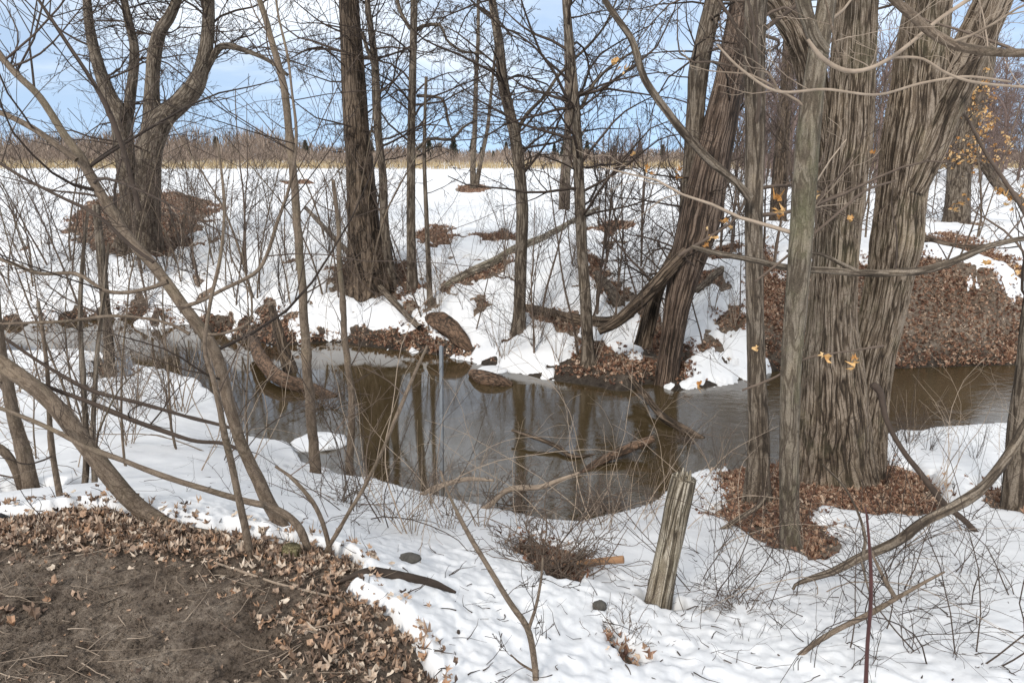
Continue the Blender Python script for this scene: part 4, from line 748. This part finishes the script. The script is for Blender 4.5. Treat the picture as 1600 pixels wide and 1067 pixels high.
# ------------------------------------------------------------------ saplings, brush, thickets
def variant(name, cat, kind, seed):
    rng = np.random.RandomState(seed); root = empty(name, (0, 0, -50), 'x', cat); g = Geo(); t = Geo()
    if kind == 'pole':            # slender straight stem 3 m
        nst = rng.randint(1, 3)
        for _ in range(nst):
            p, r = grow(rng, np.array([[rng.normal(0, .03), rng.normal(0, .03), -.1]]), np.array([[rng.normal(0, .10), rng.normal(0, .10), 1]]), np.array([rng.uniform(2.4, 3.3)]), np.array([rng.uniform(.011, .02)]), 14, .045, .02)
            g.tubes(p, r, 6); c = np.concatenate([p[0], r[0][:, None]], 1)
            sidetwigs(t, rng, c, rng.randint(9, 15), (.3, 1.0), .15, 1, ((3, .6, .5), (2, .7, .5)), rfac=.5, el=(.4, 1.2), wig=.08, up=.04, rmin=.0022, rmax=.007)
    elif kind == 'shrub':         # multi-stem fountain 1.6 m
        n = rng.randint(6, 10); az = rng.uniform(0, 6.28, n); d = np.stack([np.cos(az)*.35, np.sin(az)*.35, np.ones(n)], 1)
        p, r = grow(rng, np.tile([0, 0, -.05], (n, 1)) + rng.normal(0, .04, (n, 3))*[1, 1, 0], d, rng.uniform(1.0, 2.0, n), rng.uniform(.005, .009, n), 9, .08, .0)
        g.tubes(p, r, 4); s2, d2, l2, r2 = kidsof(rng, p, r, 5, .6, .45); p, r = grow(rng, s2, d2, l2, r2, 6, .1, .03); t.tubes(p, np.maximum(r, .0018), 3)
        s2, d2, l2, r2 = kidsof(rng, p, r, 3, .6, .5); p, r = grow(rng, s2, d2, l2, r2, 5, .12, .03); t.tubes(p, np.maximum(r, .0016), 3)
    elif kind == 'wiry':          # low crooked weed .5 m
        n = rng.randint(2, 4); az = rng.uniform(0, 6.28, n); d = np.stack([np.cos(az)*.5, np.sin(az)*.5, np.ones(n)], 1)
        p, r = grow(rng, np.tile([0, 0, -.04], (n, 1)), d, rng.uniform(.35, .8, n), rng.uniform(.0022, .004, n), 10, .20, -.01)
        g.tubes(p, r, 5); s2, d2, l2, r2 = kidsof(rng, p, r, 4, .8, .5); p, r = grow(rng, s2, d2, l2, r2, 7, .2, .0); t.tubes(p, np.maximum(r, .0009), 3)
    elif kind == 'tangle':        # dense fine twig tangle 0.6 m
        n = 26; az = rng.uniform(0, 6.28, n); d = np.stack([np.cos(az), np.sin(az), rng.uniform(.2, 1.3, n)], 1)
        p, r = grow(rng, rng.normal(0, .07, (n, 3))*[1, 1, .2], d, rng.uniform(.3, .75, n), rng.uniform(.004, .008, n), 9, .16, -.03)
        g.tubes(p, r, 4); s2, d2, l2, r2 = kidsof(rng, p, r, 4, .8, .55); p, r = grow(rng, s2, d2, l2, r2, 7, .18, -.02); t.tubes(p, np.maximum(r, .0024), 3)
        s2, d2, l2, r2 = kidsof(rng, p, r, 3, .8, .55); p, r = grow(rng, s2, d2, l2, r2, 5, .2, 0); t.tubes(p, np.maximum(r, .0018), 3)
    elif kind == 'whip':          # long thin arching whips
        n = rng.randint(2, 5); az = rng.uniform(0, 6.28, n); d = np.stack([np.cos(az)*rng.uniform(.3, 1.5, n), np.sin(az)*.6, np.ones(n)], 1)
        p, r = grow(rng, np.tile([0, 0, -.04], (n, 1)), d, rng.uniform(.8, 1.7, n), rng.uniform(.0022, .0042, n), 14, .10, -.035)
        g.tubes(p, r, 5); s2, d2, l2, r2 = kidsof(rng, p, r, 4, .7, .3); p, r = grow(rng, s2, d2, l2, r2, 7, .14, .0); t.tubes(p, np.maximum(r, .001), 3)
    elif kind == 'tall':          # distant woodland tree 9 m
        p, r = grow(rng, np.array([[0, 0, -.2]]), np.array([[rng.normal(0, .05), 0, 1]]), np.array([rng.uniform(8, 11)]), np.array([rng.uniform(.09, .17)]), 12, .035, .02)
        g.tubes(p, r, 7); c = np.concatenate([p[0], r[0][:, None]], 1)
        sidetwigs(t, rng, c, 46, (.9, 3.0), .12, 1, ((4, .6, .5), (4, .6, .5)), rfac=.45, el=(.3, 1.1), wig=.10, up=.05, rmin=.011, rmax=.05)
    elif kind == 'pine':
        p, r = grow(rng, np.array([[0, 0, -.2]]), np.array([[0, 0, 1.]]), np.array([10.]), np.array([.22]), 8, .01, 0); g.tubes(p, r, 6)
        n = 5200; h = rng.uniform(.12, 1, n)**.8; rr_ = (1-h)*2.4*rng.uniform(.1, 1, n)**.6*(1+.35*np.sin(h*38+seed)) + .1; a = rng.uniform(0, 6.28, n); c0 = np.stack([np.cos(a)*rr_, np.sin(a)*rr_, h*10 - rr_*.15], 1)
        e1 = nrm(np.stack([np.cos(a), np.sin(a), rng.normal(0, .35, n)], 1)); e2 = nrm(np.cross(e1, rng.normal(0, 1, (n, 3)))); v = np.stack([c0-e2*.11, c0+e2*.11, c0+e1*rng.uniform(.35, .8, (n, 1))], 1).reshape(-1, 3); t.add(v, None, np.arange(n*3).reshape(-1, 3))
    return root, g, t
protos = {}
def make(name, cat, kind, seeds, stem_m, twig_m, pn=('stem', 'twigs'), sm=True):
    out = []
    for s in seeds:
        root, g, t = variant(name, cat, kind, s); a = link(pn[0], g.mesh(pn[0], stem_m), root); b = link(pn[1], t.mesh(pn[1], twig_m, sm), root); kids[root.name] = [a, b]; out.append(root)
    return out
LANDMARKS = [(215,385,'broad many-stemmed tree'),(578,440,'stout dark tree'),(645,455,'straight slim tree'),(740,296,'twin-stemmed field tree'),(810,520,'curved tree'),(918,565,'crooked slender tree'),
 (1040,560,'leaning split tree'),(705,520,'hollow log'),(884,330,'pale field tree'),(1215,345,'dark field tree'),(1495,350,'broad field tree'),(1340,400,'huge forked tree'),(1600,400,'right picture edge'),(20,760,'left picture edge'),(20,440,'left picture edge'),
 (491,745,'knobby pale sapling'),(548,742,'slim reddish stem'),(140,768,'pair of grey stems'),(330,600,'tall leaning sapling'),(172,592,'snow point'),(862,900,'brush pile'),(1030,955,'fence post'),(1236,870,'smooth-barked tree'),
 (1356,1040,'dark red stake'),(1400,850,'bowed fallen branch'),(1590,795,'edge tree'),(1270,1010,'diagonal fallen branch'),(689,752,'metal stake'),(430,480,'left water bend'),(1310,750,'huge forked tree'),(1184,780,'slender tree'),(1560,1000,'bottom right corner')]
def near_to(px, py): return ' near the ' + min(LANDMARKS, key=lambda l: (l[0]-px)**2 + (1.6*(l[1]-py))**2)[2]
def scatter(pr, n, xr, yr, srange, label, group, seed, zmin=.03, keep=None):
    rng = np.random.RandomState(seed); px = rng.uniform(*xr, n); py = rng.uniform(*yr, n); q = G(px, py); made = 0
    for k in range(n):
        if q[k, 2] < zmin or (keep and not keep(px[k], py[k])): continue
        root = pr[rng.randint(len(pr))]; s = rng.uniform(*srange); copy_tree(root, tuple(q[k]), rng.uniform(0, 6.28), s, label + near_to(px[k], py[k]), group); made += 1
    return made
pole_p = make('sapling', 'sapling', 'pole', [1, 2, 3], B_YOUNG, T_MID); pole_d = make('sapling', 'sapling', 'pole', [4, 5, 6], T_MID, T_DARK)
shr_p = make('shrub', 'shrub', 'shrub', [11, 12, 13], T_PALE, T_MID); shr_d = make('shrub', 'shrub', 'shrub', [14, 15], T_DARK, T_DARK)
wiry = make('weed', 'weed', 'wiry', [21, 22, 23, 24, 25], T_DARK, T_DARK); tang = make('twig_tangle', 'shrub', 'tangle', [31, 32, 33], T_MID, T_MID)
whip = make('bramble', 'shrub', 'whip', [61, 62, 63, 64], T_DARK, T_DARK); whipp = make('bramble', 'shrub', 'whip', [65, 66, 67], T_PALE, T_PALE)
whipm = make('bramble', 'shrub', 'whip', [68, 69, 70], T_MID, T_MID)
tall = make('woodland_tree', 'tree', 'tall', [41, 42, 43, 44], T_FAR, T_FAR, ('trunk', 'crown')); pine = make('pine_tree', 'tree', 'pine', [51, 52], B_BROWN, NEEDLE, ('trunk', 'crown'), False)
scatter(pole_p, 14, (-60,560), (600,765), (.5,1.05), 'slim pale sapling on the left near bank', 'saplings in the snow of the left near bank', 1)
scatter(shr_p, 6, (-60,560), (600,770), (.5,1.0), 'pale many-stemmed shrub on the left near bank', 'pale shrubs of the left near bank', 2)
scatter(pole_d, 20, (-60,600), (400,488), (.7,1.3), 'dark slim sapling on the left far bank', 'dark saplings of the left far bank', 3)
scatter(pole_p, 46, (-60,600), (340,490), (.8,1.4), 'pale slim sapling on the left far bank', 'pale saplings of the left far bank', 4)
scatter(shr_d, 8, (-60,600), (380,490), (.7,1.3), 'dark bare shrub on the left far bank', 'dark shrubs of the left far bank', 5)
scatter(pole_d, 36, (600,1160), (330,560), (.5,1.3), 'dark slim sapling on the middle far bank', 'dark saplings of the middle far bank', 6)
scatter(shr_p, 16, (650,1160), (400,580), (.5,.9), 'pale bare shrub on the middle far bank', 'pale shrubs of the middle far bank', 7)
scatter(pole_p, 30, (1120,1660), (285,400), (.9,1.6), 'pale slim sapling beyond the stream at right', 'saplings behind the huge tree', 8)
scatter(pole_d, 22, (1120,1660), (285,420), (.9,1.6), 'dark slim sapling beyond the stream at right', 'dark saplings behind the huge tree', 9)
scatter(wiry, 52, (1060,1620), (800,1066), (.5,1.1), 'low dark wiry weed in the lower right snow', 'wiry weeds in the lower right snow', 10)
scatter(wiry, 10, (640,1000), (850,1000), (.25,.5), 'tiny dark wiry weed in the bottom snow', 'wiry weeds in the bottom middle snow', 11)
scatter(shr_d, 7, (1380,1640), (700,800), (.3,.5), 'small dark bare shrub in near snow', 'small shrubs on the near right snow', 12)
scatter(wiry, 16, (60,560), (770,860), (.4,.7), 'short dark weed at the leafy mound rim', 'weeds along the mound rim', 13)
scatter(tall, 85, (1130,1700), (264,290), (.7,1.15), 'bare brown far-off woodland tree', 'bare trees of the right-hand woodland', 14)
scatter(tall, 12, (930,1130), (263,268), (.35,.6), 'small bare reddish tree at the field edge', 'small bare trees at the field edge', 15)
scatter(whip, 32, (1060,1640), (790,1066), (.4,.95), 'long dark bramble arching in lower right snow', 'brambles arching in the lower right snow', 16)
scatter(whipp, 14, (1060,1640), (700,1000), (.5,.95), 'long pale bramble arching over right near snow', 'pale brambles on the right near bank', 17)
scatter(whipp, 22, (560,1060), (775,860), (.7,1.3), 'pale bramble hanging over the pool edge', 'pale brambles at the near edge of the pool', 18)
scatter(whip, 14, (480,1060), (770,860), (.7,1.3), 'dark bramble hanging over the pool edge', 'dark brambles at the near edge of the pool', 19)
scatter(whip, 6, (-60,520), (560,800), (1.,1.9), 'long dark bramble on the left near bank', 'dark brambles of the left near bank', 20)
scatter(whipp, 14, (-60,560), (560,780), (1.,1.9), 'long pale bramble on the left near bank', 'pale brambles of the left near bank', 21)
scatter(whipm, 44, (600,1160), (340,580), (.9,1.7), 'long bramble arching on the middle far bank', 'dark brambles of the middle far bank', 22)
scatter(shr_p, 9, (560,1060), (775,850), (.35,.7), 'pale fine shrub on the near pool shore', 'pale shrubs on the near shore of the pool', 23)
scatter(whipm, 26, (-60,600), (380,490), (1.,1.9), 'long brown bramble arching over the left far bank', 'brown brambles of the left far bank', 24)
def one(pr, px, py, s, rz, label, dz=0):
    q = G([px], [py])[0]; q[2] += dz; return copy_tree(pr, tuple(q), rz, s, label, None)
one(tang[0], 862, 905, .8, 0, 'dense brush pile of fine twigs heaped on leaves in the snow', .05); one(tang[1], 885, 912, .7, 1, 'small ball of tangled twigs against the right of the brush pile', .05)
one(tang[2], 838, 872, .65, 2, 'loose tangle of fine twigs behind the brush pile', .03); one(tang[1], 535, 800, .7, 2.2, 'springy dark twig tangle in the snow by the leaning pale sapling', .02)
one(tang[0], 975, 1010, .42, 3, 'small twig clump with leaves at the very bottom middle', 0); one(tang[2], 1155, 975, .4, 1.3, 'gnarled weed clump standing alone right of the fence post', .05)
one(tang[2], 505, 640, 1.0, .3, 'brown twig tangle caught around the log at the left bend', 0); one(tang[1], 940, 800, .9, 4, 'fine bare bush leaning over the near edge of the pool', 0)
one(tang[0], 800, 800, .9, 5, 'low bare bush at the near shore left of the fine bush', 0); one(tang[1], 1075, 690, .6, 5.3, 'snagged twig mass at the end of the trailing branch', 0)
one(tang[1], 560, 445, 1.5, .9, 'brown twig mass around the left foot of the stout dark tree', 0); one(tang[2], 600, 442, 1.3, 1.9, 'brown twig mass around the right foot of the stout dark tree', 0)
one(tang[0], 1495, 345, 2.2, .5, 'dark twig nest around the foot of the broad distant tree', 0); one(shr_p[0], 1120, 760, .5, 1.1, 'pale shrub by the water left of the slender tree', 0)
one(shr_p[1], 1420, 700, .45, 2.1, 'pale shrub by the water right of the huge tree', 0); one(shr_p[2], 1010, 815, .45, 2.1, 'pale thin shrub on the near shore behind the fence post', 0)
# ------------------------------------------------------------------ far edge of the field
rng = np.random.RandomState(70)
for k in range(150):
    x = rng.uniform(-200, 170); y = rng.uniform(190, 250); hs = .28 + .38*rng.rand()**1.5*(1.25 if x < -10 else .9)*1.15
    copy_tree(pine[k % 2], (x, y, .6), rng.uniform(0, 6), hs, 'dark pine standing above the distant treeline', 'pines of the distant treeline')
def slivers(name, label, cat, n, xr, yr, hfun, wd, m_, seed, lean=.25, kmul=1):
    rng = np.random.RandomState(seed); x = rng.uniform(*xr, n); y = rng.uniform(*yr, n); hm = hfun(x, y, rng); z0 = H(x, y) + rng.uniform(0, .75, n)*hm*(kmul > 0)
    L_ = hm*rng.uniform(.25, .5, n) if kmul > 0 else hm*rng.uniform(.6, 1.1, n); a = rng.uniform(0, 6.28, n)
    d = np.stack([rng.normal(0, lean, n), rng.normal(0, lean, n), np.ones(n)], 1)*L_[:, None]; e = np.stack([np.cos(a), np.sin(a), 0*a], 1)*(wd*rng.uniform(.5, 1.5, n))[:, None]
    c = np.stack([x, y, z0], 1); v = np.stack([c-e, c+e, c+d], 1).reshape(-1, 3); g = Geo(); g.add(v, None, np.arange(n*3).reshape(-1, 3))
    tag(link(name, g.mesh(name, m_, False)), label, cat, None, 'stuff')
slivers('dry_grass', 'tan dry grass standing along the far edge of the field', 'grass', 26000, (-110, 90), (88, 112), lambda x, y, r: .5 + 1.1*np.clip(vnoise(x*.3+50, y*.3+9), 0, 1), .03, GRASS, 71, .15, 0)
slivers('thicket', 'brown leafless thicket along the distant edge of the field', 'bushes', 60000, (-170, 140), (112, 150), lambda x, y, r: (.8 + 2.6*vnoise(x*.11+70, y*.2+9))*(.5 + .9*sstep(-15, -60, x) + .4*sstep(20, 70, x)), .055, SHRUB, 72, .35)
slivers('far_wood', 'far-off brown leafless wood behind the field', 'wood', 60000, (-260, 220), (175, 240), lambda x, y, r: (1.5 + 7.0*vnoise(x*.09+30, y*.05+9)**1.5)*(.6 + .6*sstep(0, -80, x)), .12, SHRUB, 73, .35)
for a in (tall, pine, pole_p, pole_d, shr_p, shr_d, wiry, tang, whip, whipp, whipm):
    for r0 in a:
        for ch in kids[r0.name]: bpy.data.objects.remove(ch)
        bpy.data.objects.remove(r0)
